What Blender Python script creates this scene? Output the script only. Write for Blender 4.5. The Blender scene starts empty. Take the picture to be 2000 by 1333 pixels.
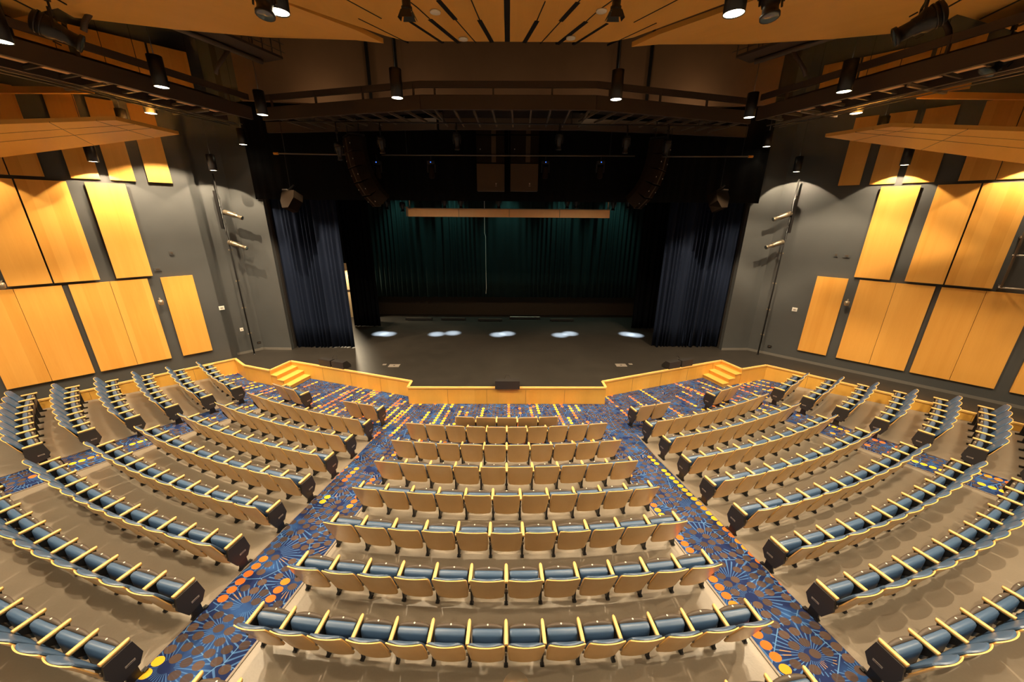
import bpy, random
from math import *
from mathutils import Vector, Matrix
random.seed(7)
D = bpy.data
SC = bpy.context.scene
COL = SC.collection
# ------------------------------------------------------------------ camera
F_PX, PITCH, YAW, ROLL, HC = 717.0, radians(18.65), radians(.8), radians(.45), 6.2
FW = Vector((sin(YAW)*cos(PITCH), cos(YAW)*cos(PITCH), -sin(PITCH)))
R_ = Vector((cos(YAW), -sin(YAW), 0)); U_ = R_.cross(FW)
RT = R_*cos(ROLL)+U_*sin(ROLL); UP = U_*cos(ROLL)-R_*sin(ROLL)
cam_d = D.cameras.new('camera'); cam_d.sensor_width = 36; cam_d.lens = F_PX/2000*36
cam_d.clip_start = .05; cam_d.clip_end = 200
cam = D.objects.new('camera', cam_d); COL.objects.link(cam)
m = Matrix((RT, UP, -FW)).transposed().to_4x4(); m.translation = (0, 0, HC); cam.matrix_world = m
SC.camera = cam
# ------------------------------------------------------------------ view and world
SC.view_settings.view_transform = 'Standard'; SC.view_settings.look = 'None'
SC.view_settings.gamma = 1; SC.view_settings.use_curve_mapping = False
SC.view_settings.exposure = 0.2
w = D.worlds.new('world'); SC.world = w; w.use_nodes = True
w.node_tree.nodes['Background'].inputs[0].default_value = (1, .8, .6, 1)
w.node_tree.nodes['Background'].inputs[1].default_value = 0.02
WARM = (1, .79, .52)
P_HOUSE, P_WASH = 1350.0, 230.0; P_FILL = 7.0      # watts of the pendant cans, the wall washers and the added bulkhead fill
# ------------------------------------------------------------------ helpers: a measured image point put at a known real height / depth
def ray(u, v): return FW+RT*((u-1000)/F_PX)-UP*((v-666.5)/F_PX)
def atz(u, v, z):
    d = ray(u, v); t = (z-HC)/d.z; return Vector((d.x*t, d.y*t, z))
def aty(u, v, y):
    d = ray(u, v); t = y/d.y; return Vector((d.x*t, y, HC+d.z*t))
def atn(u, v, side, n):                # on a plane parallel to the 45 degree side wall
    d = ray(u, v); t = n*sqrt(2)/(side*d.x+d.y); return Vector((d.x*t, d.y*t, HC+d.z*t))
def W(side, s, n, z=0.0):              # side wall coordinates: s along, n distance from the camera line
    return Vector((side*(n-s)/sqrt(2), (n+s)/sqrt(2), z))
YC, R0, SLOPE = 25.5, 15.8, .063
def pol(r, th): return (r*sin(th), YC-r*cos(th))
def fz(r): return SLOPE*max(0, r-R0)
ZS = .62
# ------------------------------------------------------------------ materials
def new_mat(name):
    m = D.materials.new(name); m.use_nodes = True
    return m, m.node_tree, m.node_tree.nodes['Principled BSDF']
def N(nt, t, **kw):
    n = nt.nodes.new(t)
    for k, v in kw.items(): setattr(n, k, v)
    return n
def L(nt, a, b): nt.links.new(a, b)
def math_(nt, op, a, b=None, c=None):
    n = nt.nodes.new('ShaderNodeMath'); n.operation = op
    for i, x in enumerate((a, b, c)):
        if x is None: continue
        if isinstance(x, (int, float)): n.inputs[i].default_value = x
        else: nt.links.new(x, n.inputs[i])
    return n.outputs[0]
def mixc(nt, f, a, b):
    n = nt.nodes.new('ShaderNodeMix'); n.data_type = 'RGBA'
    for i, x in ((0, f), (6, a), (7, b)):
        if isinstance(x, (int, float)): n.inputs[i].default_value = x
        elif isinstance(x, tuple): n.inputs[i].default_value = (*x, 1)
        else: nt.links.new(x, n.inputs[i])
    return n.outputs[2]
def plain(name, col, rough=.5, metal=0.0, spec=.5, emit=None, es=0, bump=0, bs=200, vary=0, vs=3):
    m, nt, b = new_mat(name)
    b.inputs['Base Color'].default_value = (*col, 1); b.inputs['Roughness'].default_value = rough
    b.inputs['Metallic'].default_value = metal; b.inputs['Specular IOR Level'].default_value = spec
    if emit: b.inputs['Emission Color'].default_value = (*emit, 1); b.inputs['Emission Strength'].default_value = es
    if vary or bump:
        tc = N(nt, 'ShaderNodeTexCoord'); no = N(nt, 'ShaderNodeTexNoise'); L(nt, tc.outputs['Object'], no.inputs['Vector'])
        no.inputs['Scale'].default_value = vs; no.inputs['Detail'].default_value = 6
        if vary:
            c0 = tuple(x*(1-vary) for x in col); c1 = tuple(min(1, x*(1+vary)) for x in col)
            L(nt, mixc(nt, no.outputs['Fac'], c0, c1), b.inputs['Base Color'])
        if bump:
            n2 = N(nt, 'ShaderNodeTexNoise'); L(nt, tc.outputs['Object'], n2.inputs['Vector']); n2.inputs['Scale'].default_value = bs
            bp = N(nt, 'ShaderNodeBump'); bp.inputs['Strength'].default_value = bump; bp.inputs['Distance'].default_value = .002
            L(nt, n2.outputs['Fac'], bp.inputs['Height']); L(nt, bp.outputs[0], b.inputs['Normal'])
    return m
def wood(name, ca, cb, sx=5.0, sz=.35, rough=.38, axis='Z', stripes=1.0, spec=.5):
    """maple veneer: grain runs along one axis, wide tone changes from leaf to leaf"""
    m, nt, b = new_mat(name)
    tc = N(nt, 'ShaderNodeTexCoord'); oi = N(nt, 'ShaderNodeObjectInfo')
    mp = N(nt, 'ShaderNodeMapping'); L(nt, tc.outputs['Object'], mp.inputs['Vector'])
    sc = {'Z': (sx, sx, sz), 'X': (sz, sx, sx), 'Y': (sx, sz, sx)}[axis]
    mp.inputs['Scale'].default_value = sc
    cb_ = N(nt, 'ShaderNodeCombineXYZ')
    for i in range(3): L(nt, math_(nt, 'MULTIPLY', oi.outputs['Random'], 37.0+11*i), cb_.inputs[i])
    L(nt, cb_.outputs[0], mp.inputs['Location'])
    n1 = N(nt, 'ShaderNodeTexNoise'); L(nt, mp.outputs[0], n1.inputs['Vector'])
    n1.inputs['Scale'].default_value = 1.0; n1.inputs['Detail'].default_value = 2
    n2 = N(nt, 'ShaderNodeTexNoise'); L(nt, mp.outputs[0], n2.inputs['Vector'])
    n2.inputs['Scale'].default_value = 9.0; n2.inputs['Detail'].default_value = 6
    vo = N(nt, 'ShaderNodeTexVoronoi'); vo.voronoi_dimensions = '1D'; vo.feature = 'F1'
    sp = N(nt, 'ShaderNodeSeparateXYZ'); L(nt, mp.outputs[0], sp.inputs[0])
    L(nt, sp.outputs[{'Z': 0, 'X': 1, 'Y': 0}[axis]], vo.inputs['W']); vo.inputs['Scale'].default_value = .75
    leaf = N(nt, 'ShaderNodeSeparateColor'); L(nt, vo.outputs['Color'], leaf.inputs[0])
    f = math_(nt, 'ADD', math_(nt, 'MULTIPLY', n1.outputs['Fac'], .7), math_(nt, 'MULTIPLY', leaf.outputs[0], .45*stripes))
    f = math_(nt, 'ADD', f, math_(nt, 'MULTIPLY', math_(nt, 'SUBTRACT', n2.outputs['Fac'], .5), .35))
    f = math_(nt, 'SUBTRACT', f, .1)
    n = nt.nodes.new('ShaderNodeMix'); n.data_type = 'RGBA'; n.clamp_factor = True
    L(nt, f, n.inputs[0]); n.inputs[6].default_value = (*ca, 1); n.inputs[7].default_value = (*cb, 1)
    L(nt, n.outputs[2], b.inputs['Base Color']); b.inputs['Roughness'].default_value = rough
    b.inputs['Specular IOR Level'].default_value = spec
    return m
M = {}
M['panel'] = wood('maple_panel', (.86, .44, .095), (.70, .31, .045), sx=4.2, sz=.22, rough=.42)
M['cloud'] = wood('maple_ceiling', (.86, .46, .10), (.74, .36, .06), sx=3, sz=.25, rough=.45, axis='X', stripes=.5)
M['stagewood'] = wood('maple_fascia', (.82, .46, .09), (.66, .33, .045), sx=3.0, sz=.9, rough=.4, stripes=.8)
M['step'] = wood('maple_steps', (.80, .46, .10), (.70, .36, .06), sx=1.5, sz=6, rough=.35, stripes=.3)
M['back'] = wood('beech_shell', (.80, .51, .22), (.68, .40, .15), sx=6, sz=2.5, rough=.24, stripes=.4)
M['edge'] = wood('ply_edge', (.86, .52, .16), (.80, .46, .12), sx=10, sz=10, rough=.4, stripes=.2)
M['arm'] = wood('maple_arm', (.86, .55, .20), (.78, .45, .14), sx=20, sz=3, rough=.33, axis='Y', stripes=.3)
M['wall'] = plain('slate_wall_paint', (.068, .069, .068), .62, vary=.12, vs=1.5, bump=.15, bs=60)
M['wall_lit'] = M['wall']
M['wallblack'] = plain('black_wall_paint', (.028, .022, .018), .7, vary=.2, vs=2)
M['bulk'] = plain('brown_grey_paint', (.22, .12, .06), .7, vary=.1, vs=2)
M['stage'] = plain('black_stage_boards', (.030, .025, .020), .42, vary=.35, vs=2.5, bump=.25, bs=25)
M['steel'] = plain('dark_painted_steel', (.072, .048, .032), .55)
M['steel2'] = plain('dull_grey_steel', (.16, .125, .09), .5, .3)
M['black'] = plain('black_metal', (.012, .011, .011), .42, 0, .5)
M['blackplastic'] = plain('charcoal_plastic', (.030, .026, .024), .45, bump=.2, bs=300)
M['pan'] = plain('brown_plastic_pan', (.082, .060, .043), .6)
M['fabric'] = plain('blue_upholstery', (.055, .105, .19), .36, 0, .6, vary=.12, vs=8)
M['drape'] = plain('navy_velvet', (.006, .011, .028), .85, 0, .2)
M['blackdrape'] = plain('black_velour', (.0045, .0045, .005), .95, 0, .1)
M['cyc'] = plain('dark_green_drape', (.012, .024, .022), .9, 0, .15)
M['plate'] = plain('brushed_plate', (.42, .36, .30), .35, .5)
M['tag'] = plain('ivory_tag', (.85, .78, .62), .4)
M['white'] = plain('white_plastic', (.78, .74, .66), .4)
M['beige'] = plain('beige_metal', (.36, .29, .20), .35, .6)
M['brownbox'] = plain('brown_speaker_paint', (.060, .034, .014), .55)
M['brownmesh'] = plain('speaker_grille', (.014, .008, .004), .8, 0, .12, bump=.4, bs=400)
M['lantern'] = plain('worn_lantern_metal', (.24, .19, .13), .38, .6)
M['door'] = plain('tan_corridor_paint', (.70, .50, .28), .6)
M['orange'] = plain('orange_cap', (.9, .35, .03), .5)
M['lens'] = plain('lamp_lens', (1, .9, .7), .3, emit=(1, .84, .55), es=14)
M['led'] = plain('blue_indicator', (.02, .1, 1), .3, emit=(.03, .15, 1), es=3)
M['glass'] = plain('dark_lens_glass', (.10, .14, .15), .08, 0, 1)
M['shell'] = plain('tan_shell_panel', (.85, .52, .25), .5, vary=.06, vs=6)
M['trim'] = plain('grey_rubber_edging', (.27, .22, .17), .5)
M['base'] = plain('rubber_baseboard', (.16, .145, .125), .45)
def concrete():
    m, nt, b = new_mat('sealed_concrete')
    tc = N(nt, 'ShaderNodeTexCoord')
    n1 = N(nt, 'ShaderNodeTexNoise'); L(nt, tc.outputs['Object'], n1.inputs['Vector']); n1.inputs['Scale'].default_value = .9; n1.inputs['Detail'].default_value = 5
    n2 = N(nt, 'ShaderNodeTexNoise'); L(nt, tc.outputs['Object'], n2.inputs['Vector']); n2.inputs['Scale'].default_value = 35; n2.inputs['Detail'].default_value = 4
    c = mixc(nt, n1.outputs['Fac'], (.27, .225, .17), (.37, .315, .24))
    c = mixc(nt, math_(nt, 'MULTIPLY', n2.outputs['Fac'], .35), c, (.20, .17, .14))
    L(nt, c, b.inputs['Base Color'])
    b.inputs['Roughness'].default_value = .36
    bp = N(nt, 'ShaderNodeBump'); bp.inputs['Strength'].default_value = .35; bp.inputs['Distance'].default_value = .004
    L(nt, n2.outputs['Fac'], bp.inputs['Height']); L(nt, bp.outputs[0], b.inputs['Normal'])
    return m
M['concrete'] = concrete()
def carpet():
    """navy broadloom: brown discs, pale blue sunburst lines, strings of orange and yellow dots"""
    m, nt, b = new_mat('patterned_carpet')
    uv = N(nt, 'ShaderNodeUVMap'); uv.uv_map = 'UVMap'
    sp = N(nt, 'ShaderNodeSeparateXYZ'); L(nt, uv.outputs[0], sp.inputs[0])
    U, V = sp.outputs[0], sp.outputs[1]
    # base navy with brighter blue clouds
    nz = N(nt, 'ShaderNodeTexNoise'); L(nt, uv.outputs[0], nz.inputs['Vector']); nz.inputs['Scale'].default_value = 1.6; nz.inputs['Detail'].default_value = 3
    fb = math_(nt, 'SMOOTH_MIN', math_(nt, 'MULTIPLY', math_(nt, 'MAXIMUM', math_(nt, 'SUBTRACT', nz.outputs['Fac'], .50), 0), 4.5), 1, .1)
    col = mixc(nt, fb, (.010, .020, .085), (.030, .095, .28))
    # sunbursts
    vo = N(nt, 'ShaderNodeTexVoronoi'); vo.voronoi_dimensions = '2D'; vo.inputs['Scale'].default_value = 1.55; L(nt, uv.outputs[0], vo.inputs['Vector'])
    dv = N(nt, 'ShaderNodeVectorMath'); dv.operation = 'SUBTRACT'
    L(nt, uv.outputs[0], dv.inputs[0]); L(nt, vo.outputs['Position'], dv.inputs[1])
    s2 = N(nt, 'ShaderNodeSeparateXYZ'); L(nt, dv.outputs[0], s2.inputs[0])
    ang = math_(nt, 'ARCTAN2', s2.outputs[1], s2.outputs[0])
    rays = math_(nt, 'GREATER_THAN', math_(nt, 'SINE', math_(nt, 'MULTIPLY', ang, 34)), .62)
    dist = math_(nt, 'DIVIDE', vo.outputs['Distance'], 1.55)
    rad_in = math_(nt, 'GREATER_THAN', dist, .085)
    rays = math_(nt, 'MULTIPLY', rays, rad_in)
    nz2 = N(nt, 'ShaderNodeTexNoise'); L(nt, uv.outputs[0], nz2.inputs['Vector']); nz2.inputs['Scale'].default_value = 4; nz2.inputs['Detail'].default_value = 2
    rays = math_(nt, 'MULTIPLY', rays, math_(nt, 'GREATER_THAN', nz2.outputs['Fac'], .43))
    col = mixc(nt, math_(nt, 'MULTIPLY', rays, .75), col, (.075, .19, .44))
    # outline curves between bursts
    ve = N(nt, 'ShaderNodeTexVoronoi'); ve.voronoi_dimensions = '2D'; ve.feature = 'DISTANCE_TO_EDGE'; ve.inputs['Scale'].default_value = 1.55; L(nt, uv.outputs[0], ve.inputs['Vector'])
    col = mixc(nt, math_(nt, 'MULTIPLY', math_(nt, 'LESS_THAN', ve.outputs['Distance'], .009), .7), col, (.13, .30, .58))
    # brown discs
    G = .155
    def dots(off, scale):
        a = math_(nt, 'DIVIDE', U, G*scale); c = math_(nt, 'DIVIDE', V, G*scale)
        a = math_(nt, 'ADD', a, off); ia = math_(nt, 'FLOOR', a); fa = math_(nt, 'SUBTRACT', math_(nt, 'SUBTRACT', a, ia), .5)
        # stagger each column a little
        wn = N(nt, 'ShaderNodeTexWhiteNoise'); wn.noise_dimensions = '1D'; L(nt, ia, wn.inputs['W'])
        c = math_(nt, 'ADD', c, wn.outputs['Value']); ic = math_(nt, 'FLOOR', c); fc = math_(nt, 'SUBTRACT', math_(nt, 'SUBTRACT', c, ic), .5)
        d = math_(nt, 'SQRT', math_(nt, 'ADD', math_(nt, 'MULTIPLY', fa, fa), math_(nt, 'MULTIPLY', fc, fc)))
        return ia, ic, d, wn.outputs['Value']
    ia, ic, d, rc = dots(0, 1)
    cv = N(nt, 'ShaderNodeCombineXYZ'); L(nt, ia, cv.inputs[0]); L(nt, ic, cv.inputs[1])
    wn = N(nt, 'ShaderNodeTexWhiteNoise'); wn.noise_dimensions = '2D'; L(nt, cv.outputs[0], wn.inputs['Vector'])
    r1 = wn.outputs['Value']; sc3 = N(nt, 'ShaderNodeSeparateColor'); L(nt, wn.outputs['Color'], sc3.inputs[0])
    disc = math_(nt, 'LESS_THAN', d, .40)
    brown = math_(nt, 'MULTIPLY', disc, math_(nt, 'LESS_THAN', r1, .74))
    dark = mixc(nt, sc3.outputs[1], (.060, .038, .028), (.115, .070, .045))
    col = mixc(nt, math_(nt, 'MULTIPLY', brown, .93), col, dark)
    tan = math_(nt, 'MULTIPLY', math_(nt, 'MULTIPLY', disc, math_(nt, 'GREATER_THAN', r1, .93)), rays)
    col = mixc(nt, tan, col, (.36, .22, .11))
    # strings of bright dots: chosen columns, broken into runs
    hot = math_(nt, 'GREATER_THAN', rc, .57)
    run = N(nt, 'ShaderNodeTexNoise'); run.noise_dimensions = '2D'; run.inputs['Scale'].default_value = 1.0; run.inputs['Detail'].default_value = 1
    cv2 = N(nt, 'ShaderNodeCombineXYZ'); L(nt, math_(nt, 'MULTIPLY', ia, 7.31), cv2.inputs[0]); L(nt, math_(nt, 'MULTIPLY', ic, .13), cv2.inputs[1])
    L(nt, cv2.outputs[0], run.inputs['Vector'])
    on = math_(nt, 'GREATER_THAN', run.outputs['Fac'], .46)
    hotd = math_(nt, 'MULTIPLY', math_(nt, 'MULTIPLY', hot, on), math_(nt, 'LESS_THAN', d, .42))
    hotd = math_(nt, 'MULTIPLY', hotd, math_(nt, 'GREATER_THAN', r1, .10))
    hue = N(nt, 'ShaderNodeTexNoise'); hue.noise_dimensions = '2D'; hue.inputs['Scale'].default_value = 1.0; hue.inputs['Detail'].default_value = 0
    cv3 = N(nt, 'ShaderNodeCombineXYZ'); L(nt, math_(nt, 'MULTIPLY', ia, 3.7), cv3.inputs[0]); L(nt, math_(nt, 'MULTIPLY', ic, .23), cv3.inputs[1]); L(nt, cv3.outputs[0], hue.inputs['Vector'])
    yf = math_(nt, 'MULTIPLY', math_(nt, 'SUBTRACT', hue.outputs['Fac'], .40), 5)
    n = nt.nodes.new('ShaderNodeMix'); n.data_type = 'RGBA'; n.clamp_factor = True
    L(nt, yf, n.inputs[0]); n.inputs[6].default_value = (.90, .16, .025, 1); n.inputs[7].default_value = (.93, .50, .03, 1)
    col = mixc(nt, hotd, col, n.outputs[2])
    L(nt, col, b.inputs['Base Color']); b.inputs['Roughness'].default_value = .9; b.inputs['Specular IOR Level'].default_value = .2
    return m
M['carpet'] = carpet()
# ------------------------------------------------------------------ mesh builder
class MB:
    def __init__(s): s.v = []; s.f = []; s.m = []; s.sm = []
    def add(s, vs, fs, mi=0, sm=False):
        o = len(s.v); s.v += [tuple(p) for p in vs]
        for f in fs: s.f.append(tuple(o+i for i in f)); s.m.append(mi); s.sm.append(sm)
        return s
    def box(s, c, d, rz=0, mi=0, T=None):
        x, y, z = (k/2 for k in d); c = Vector(c); vs = []
        for k in ((-x, -y, -z), (x, -y, -z), (x, y, -z), (-x, y, -z), (-x, -y, z), (x, -y, z), (x, y, z), (-x, y, z)):
            p = Vector(k)
            if T is not None: p = T @ p
            if rz: p = Vector((p.x*cos(rz)-p.y*sin(rz), p.x*sin(rz)+p.y*cos(rz), p.z))
            vs.append(p+c)
        return s.add(vs, [(0, 3, 2, 1), (4, 5, 6, 7), (0, 1, 5, 4), (1, 2, 6, 5), (2, 3, 7, 6), (3, 0, 4, 7)], mi)
    def bar(s, a, b, w_, h_, mi=0, up=Vector((0, 0, 1))):      # rectangular bar from a to b
        a, b = Vector(a), Vector(b); t = (b-a).normalized(); x = t.cross(up)
        if x.length < 1e-4: x = Vector((1, 0, 0))
        x.normalize(); y = x.cross(t); vs = []
        for q in (a, b):
            for i, j in ((-1, -1), (1, -1), (1, 1), (-1, 1)): vs.append(q+x*(w_/2*i)+y*(h_/2*j))
        return s.add(vs, [(0, 1, 2, 3), (7, 6, 5, 4), (0, 4, 5, 1), (1, 5, 6, 2), (2, 6, 7, 3), (3, 7, 4, 0)], mi)
    def rings(s, rings, mi=0, sm=True, caps=True, closed=False):
        n = len(rings[0]); vs = [p for r in rings for p in r]; fs = []
        k = len(rings)
        for i in range(k if closed else k-1):
            for j in range(n): a = i*n+j; b = i*n+(j+1) % n; c = ((i+1) % k)*n+(j+1) % n; d = ((i+1) % k)*n+j; fs.append((a, b, c, d))
        s.add(vs, fs, mi, sm)
        if caps and not closed:
            s.add(rings[0], [tuple(range(n))[::-1]], mi, False); s.add(rings[-1], [tuple(range(n))], mi, False)
        return s
    def tube(s, pts, r, n=8, mi=0, caps=True, rs=None):
        pts = [Vector(p) for p in pts]; rg = []
        for i, p in enumerate(pts):
            t = (pts[min(i+1, len(pts)-1)]-pts[max(i-1, 0)]).normalized()
            x = t.cross(Vector((0, 0, 1)))
            if x.length < .05: x = t.cross(Vector((0, 1, 0)))
            x.normalize(); y = x.cross(t); rr = rs[i] if rs else r
            rg.append([p+x*(rr*cos(2*pi*k/n))+y*(rr*sin(2*pi*k/n)) for k in range(n)])
        return s.rings(rg, mi, n > 5, caps)
    def lathe(s, c, prof, n=20, mi=0, T=None, caps=True):       # profile of (radius, z)
        c = Vector(c); rg = []
        for r, z in prof:
            ring = [Vector((r*cos(2*pi*k/n), r*sin(2*pi*k/n), z)) for k in range(n)]
            if T is not None: ring = [T @ p for p in ring]
            rg.append([p+c for p in ring])
        return s.rings(rg, mi, True, caps)
    def poly(s, pts, z0, z1, mi=0, mtop=None):                  # vertical prism on a plan polygon
        n = len(pts); vs = [(p[0], p[1], z0) for p in pts]+[(p[0], p[1], z1) for p in pts]
        s.add(vs, [tuple(range(n))[::-1]], mi); s.add(vs, [tuple(range(n, 2*n))], mi if mtop is None else mtop)
        return s.add(vs, [(i, (i+1) % n, n+(i+1) % n, n+i) for i in range(n)], mi)
    def prof(s, pts, x0, x1, mi=0):                             # prism of a YZ profile along x
        n = len(pts); vs = [(x0, p[0], p[1]) for p in pts]+[(x1, p[0], p[1]) for p in pts]
        return s.add(vs, [tuple(range(n))[::-1], tuple(range(n, 2*n))]+[(i, (i+1) % n, n+(i+1) % n, n+i) for i in range(n)], mi)
    def mesh(s, name, mats):
        me = D.meshes.new(name); me.from_pydata(s.v, [], s.f)
        for k in (mats if isinstance(mats, (list, tuple)) else [mats]): me.materials.append(k)
        me.polygons.foreach_set('material_index', s.m); me.polygons.foreach_set('use_smooth', s.sm)
        import bmesh
        b = bmesh.new(); b.from_mesh(me); bmesh.ops.remove_doubles(b, verts=b.verts, dist=1e-5)
        bmesh.ops.recalc_face_normals(b, faces=b.faces); b.to_mesh(me); b.free()
        me.update(); return me
    def build(s, name, mats, parent=None, loc=None):
        """links the mesh; a part's vertices are given in its thing's own coordinates"""
        o = D.objects.new(name, s.mesh(name, mats)); COL.objects.link(o)
        if parent: o.parent = parent
        if loc is not None: o.location = loc
        return o
def tag(o, label=None, cat=None, group=None, kind=None):
    if label: o['label'] = label
    if cat: o['category'] = cat
    if group: o['group'] = group
    if kind: o['kind'] = kind
    return o
def thing(name, label, cat, loc=(0, 0, 0), rz=0.0, group=None):
    o = D.objects.new(name, None); o.empty_display_size = .1; COL.objects.link(o); o.location = loc; o.rotation_euler = (0, 0, rz)
    return tag(o, label, cat, group)
def struct(o): o['kind'] = 'structure'; return o
def copy_tree(o, parent=None):
    c = o.copy(); COL.objects.link(c); c.parent = parent
    for ch in o.children: copy_tree(ch, c)
    return c
def look(d, up=Vector((0, 0, 1))):                              # matrix whose +Z points along d
    d = Vector(d).normalized(); x = up.cross(d)
    if x.length < 1e-3: x = Vector((1, 0, 0))
    x.normalize(); y = d.cross(x); return Matrix((x, y, d)).transposed()
def spot(name, loc, d, power, size, blend=.3, col=WARM, rad=.08, parent=None):
    l = D.lights.new(name, 'SPOT'); l.energy = power; l.color = col; l.spot_size = radians(size); l.spot_blend = blend; l.shadow_soft_size = rad
    o = D.objects.new(name, l); COL.objects.link(o)
    mm = look(-Vector(d)).to_4x4(); mm.translation = loc; o.matrix_world = mm
    if parent: o.parent = parent
    return o
ORD = ['first', 'second', 'third', 'fourth', 'fifth', 'sixth', 'seventh', 'eighth', 'ninth', 'tenth', 'eleventh', 'twelfth', 'thirteenth', 'fourteenth']
# ================================================================== THE SETTING
# --- raked floor (polar grid about the stage)
fl = MB(); RS = sorted([9+.5*i for i in range(54)]+[15.8]); TH = [radians(-66+3*i) for i in range(45)]
vs = []; fs = []
for r in RS:
    for t in TH: x, y = pol(r, t); vs.append((x, y, fz(r)))
nT = len(TH)
for i in range(len(RS)-1):
    for j in range(nT-1): fs.append((i*nT+j, i*nT+j+1, (i+1)*nT+j+1, (i+1)*nT+j))
fl.add(vs, fs, 0, True); struct(fl.build('floor', M['concrete']))
# --- carpet: front zone and four aisles
def carpet_mesh():
    verts = []; faces = []; uvs = []
    def strip(rs, tl, tr, nt, dz=.006):
        o = len(verts)
        for r in rs:
            a, b = tl(r), tr(r)
            for j in range(nt+1):
                t = a+(b-a)*j/nt; x, y = pol(r, t); verts.append((x, y, fz(r)+dz)); uvs.append((t*18.0, r))
        for i in range(len(rs)-1):
            for j in range(nt): a = o+i*(nt+1)+j; faces.append((a, a+1, a+nt+2, a+nt+1))
    def lerp(tab):
        def f(r):
            if r <= tab[0][0]: return radians(tab[0][1])
            for (r0, t0), (r1, t1) in zip(tab, tab[1:]):
                if r <= r1: return radians(t0+(t1-t0)*(r-r0)/(r1-r0))
            return radians(tab[-1][1])
        return f
    fr = [10.5+.5*i for i in range(11)]+[15.8, 16.2, 16.62]
    strip(fr, lambda r: radians(-52), lambda r: radians(52), 60)
    ar = [16.5, 16.62]+[16.62+.6*i for i in range(1, 19)]
    AL = lerp([(16.3, 13.75), (17.6, 13.15), (19.5, 12.8), (21.2, 12.5), (22.9, 12.28), (27, 12.0)])
    AI = lambda r: radians(9.27)
    strip(ar, lambda r: -AL(r), lambda r: -AI(r), 3, .0072); strip(ar, AI, AL, 3, .0072)
    CO = lerp([(16.6, 33.6), (18.9, 33.1), (21.8, 32.75), (27, 32.2)]); CI = lambda r: radians(29.85)
    strip(ar, lambda r: -CO(r), lambda r: -CI(r), 3, .0072); strip(ar, CI, CO, 3, .0072)
    me = D.meshes.new('carpet'); me.from_pydata(verts, [], faces); me.materials.append(M['carpet'])
    u = me.uv_layers.new(name='UVMap')
    for lp in me.loops: u.data[lp.index].uv = uvs[lp.vertex_index]
    o = D.objects.new('floor_carpet', me); COL.objects.link(o); struct(o)
    k = 0
    for f, sg in ((AL, -1), (AI, -1), (AI, 1), (AL, 1), (CO, -1), (CI, -1), (CI, 1), (CO, 1)):
        k += 1; t = MB(); pts = []
        for r in ar: x, y = pol(r, sg*f(r)); pts.append((x, y, fz(r)+.007))
        for a, b in zip(pts, pts[1:]): t.bar(a, b, .035, .012)
        struct(t.build('trim_%d' % k, M['trim']))
carpet_mesh()
# --- stage platform with wooden fascia
FL = [(-3.40, 11.48), (-3.40, 11.98), (-8.73, 13.88), (-8.98, 12.92), (-10.28, 13.41), (-11.12, 14.12)]
FR = [(3.42, 11.48), (3.42, 11.98), (8.89, 14.07), (9.19, 13.15), (10.45, 13.57)]
NLW, NRW, NLL, NRL = 18.0, 18.5, 17.84, 16.98
ledL = [tuple(W(-1, s, NLL)[:2]) for s in (2.1, -11)]
ledR = [tuple(W(1, s, NRL)[:2]) for s in (2.15, -11)]
st = FL[::-1]+FR+ledR[1:]+[tuple(W(1, -11, NRW+.3)[:2]), tuple(W(1, 3.5, NRW+.3)[:2]), (13, 15.6), (13, 21.6), (-13, 21.6), (-13, 15.6), tuple(W(-1, 3.5, NLW+.5)[:2]), tuple(W(-1, -11, NLW+.3)[:2]), ledL[1]]
sm_ = MB(); sm_.add([(x, y, ZS) for x, y in st], [tuple(range(len(st)))]); struct(sm_.build('floor_stage', M['stage']))
k = 10
def fascia(a, b, zb=-.05, seam=1.35):
    """wooden face below the stage edge with a nosing on top and thin vertical seams"""
    global k
    a, b = Vector((*a, 0)), Vector((*b, 0)); d = (b-a); ln = d.length; d.normalize(); n = Vector((d.y, -d.x, 0))
    mb = MB(); mb.bar(a+Vector((0, 0, (ZS+zb)/2)), b+Vector((0, 0, (ZS+zb)/2)), .03, ZS-zb)
    mb.bar(a+n*.0+Vector((0, 0, ZS+.004)), b+Vector((0, 0, ZS+.004)), .085, .05, 1)
    q = seam
    while q < ln-.3: mb.box(a+d*q+n*.0+Vector((0, 0, (ZS+zb)/2-.02)), (.006, .036, ZS-zb-.08), atan2(d.y, d.x), 2); q += seam
    k += 1; return struct(mb.build('trim_%d' % k, [M['stagewood'], M['edge'], M['blackplastic']]))
for P in (FL, FR):
    for a, b in zip(P, P[1:]): fascia(a, b)
fascia(FL[0], FR[0]); fascia(FL[-1], ledL[1]); fascia(FR[-1], ledR[1])
# --- steps up to the stage
def steps(side, A, B, fd, label):
    A = Vector((*A, 0)); B = Vector((*B, 0)); fd = Vector((*fd, 0)).normalized(); wd = (B-A)
    t = thing('stage_steps', label, 'steps', A)
    for i in range(3):
        z = ZS*(3-i)/4; mb = MB(); p0 = fd*(.30*i); p1 = fd*(.30*(i+1))
        q = [p0, p1, p1+wd, p0+wd]
        mb.poly([(p.x, p.y) for p in q], .0, z-.03)
        o = [p0, p1+fd*.03, p1+wd*1.03+fd*.03, p0+wd*1.03]
        mb.poly([(p.x, p.y) for p in o], z-.03, z, 1)
        mb.build('step', [M['stagewood'], M['step']], t)
    return t
steps(-1, FL[2], FL[3], (FL[1][0]-FL[2][0], FL[1][1]-FL[2][1]), 'maple steps up to the stage at the left, behind the far left seat pair')
steps(1, FR[2], FR[3], (FR[1][0]-FR[2][0], FR[1][1]-FR[2][1]), 'maple steps up to the stage at the right, behind the far right seat pair')
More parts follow.
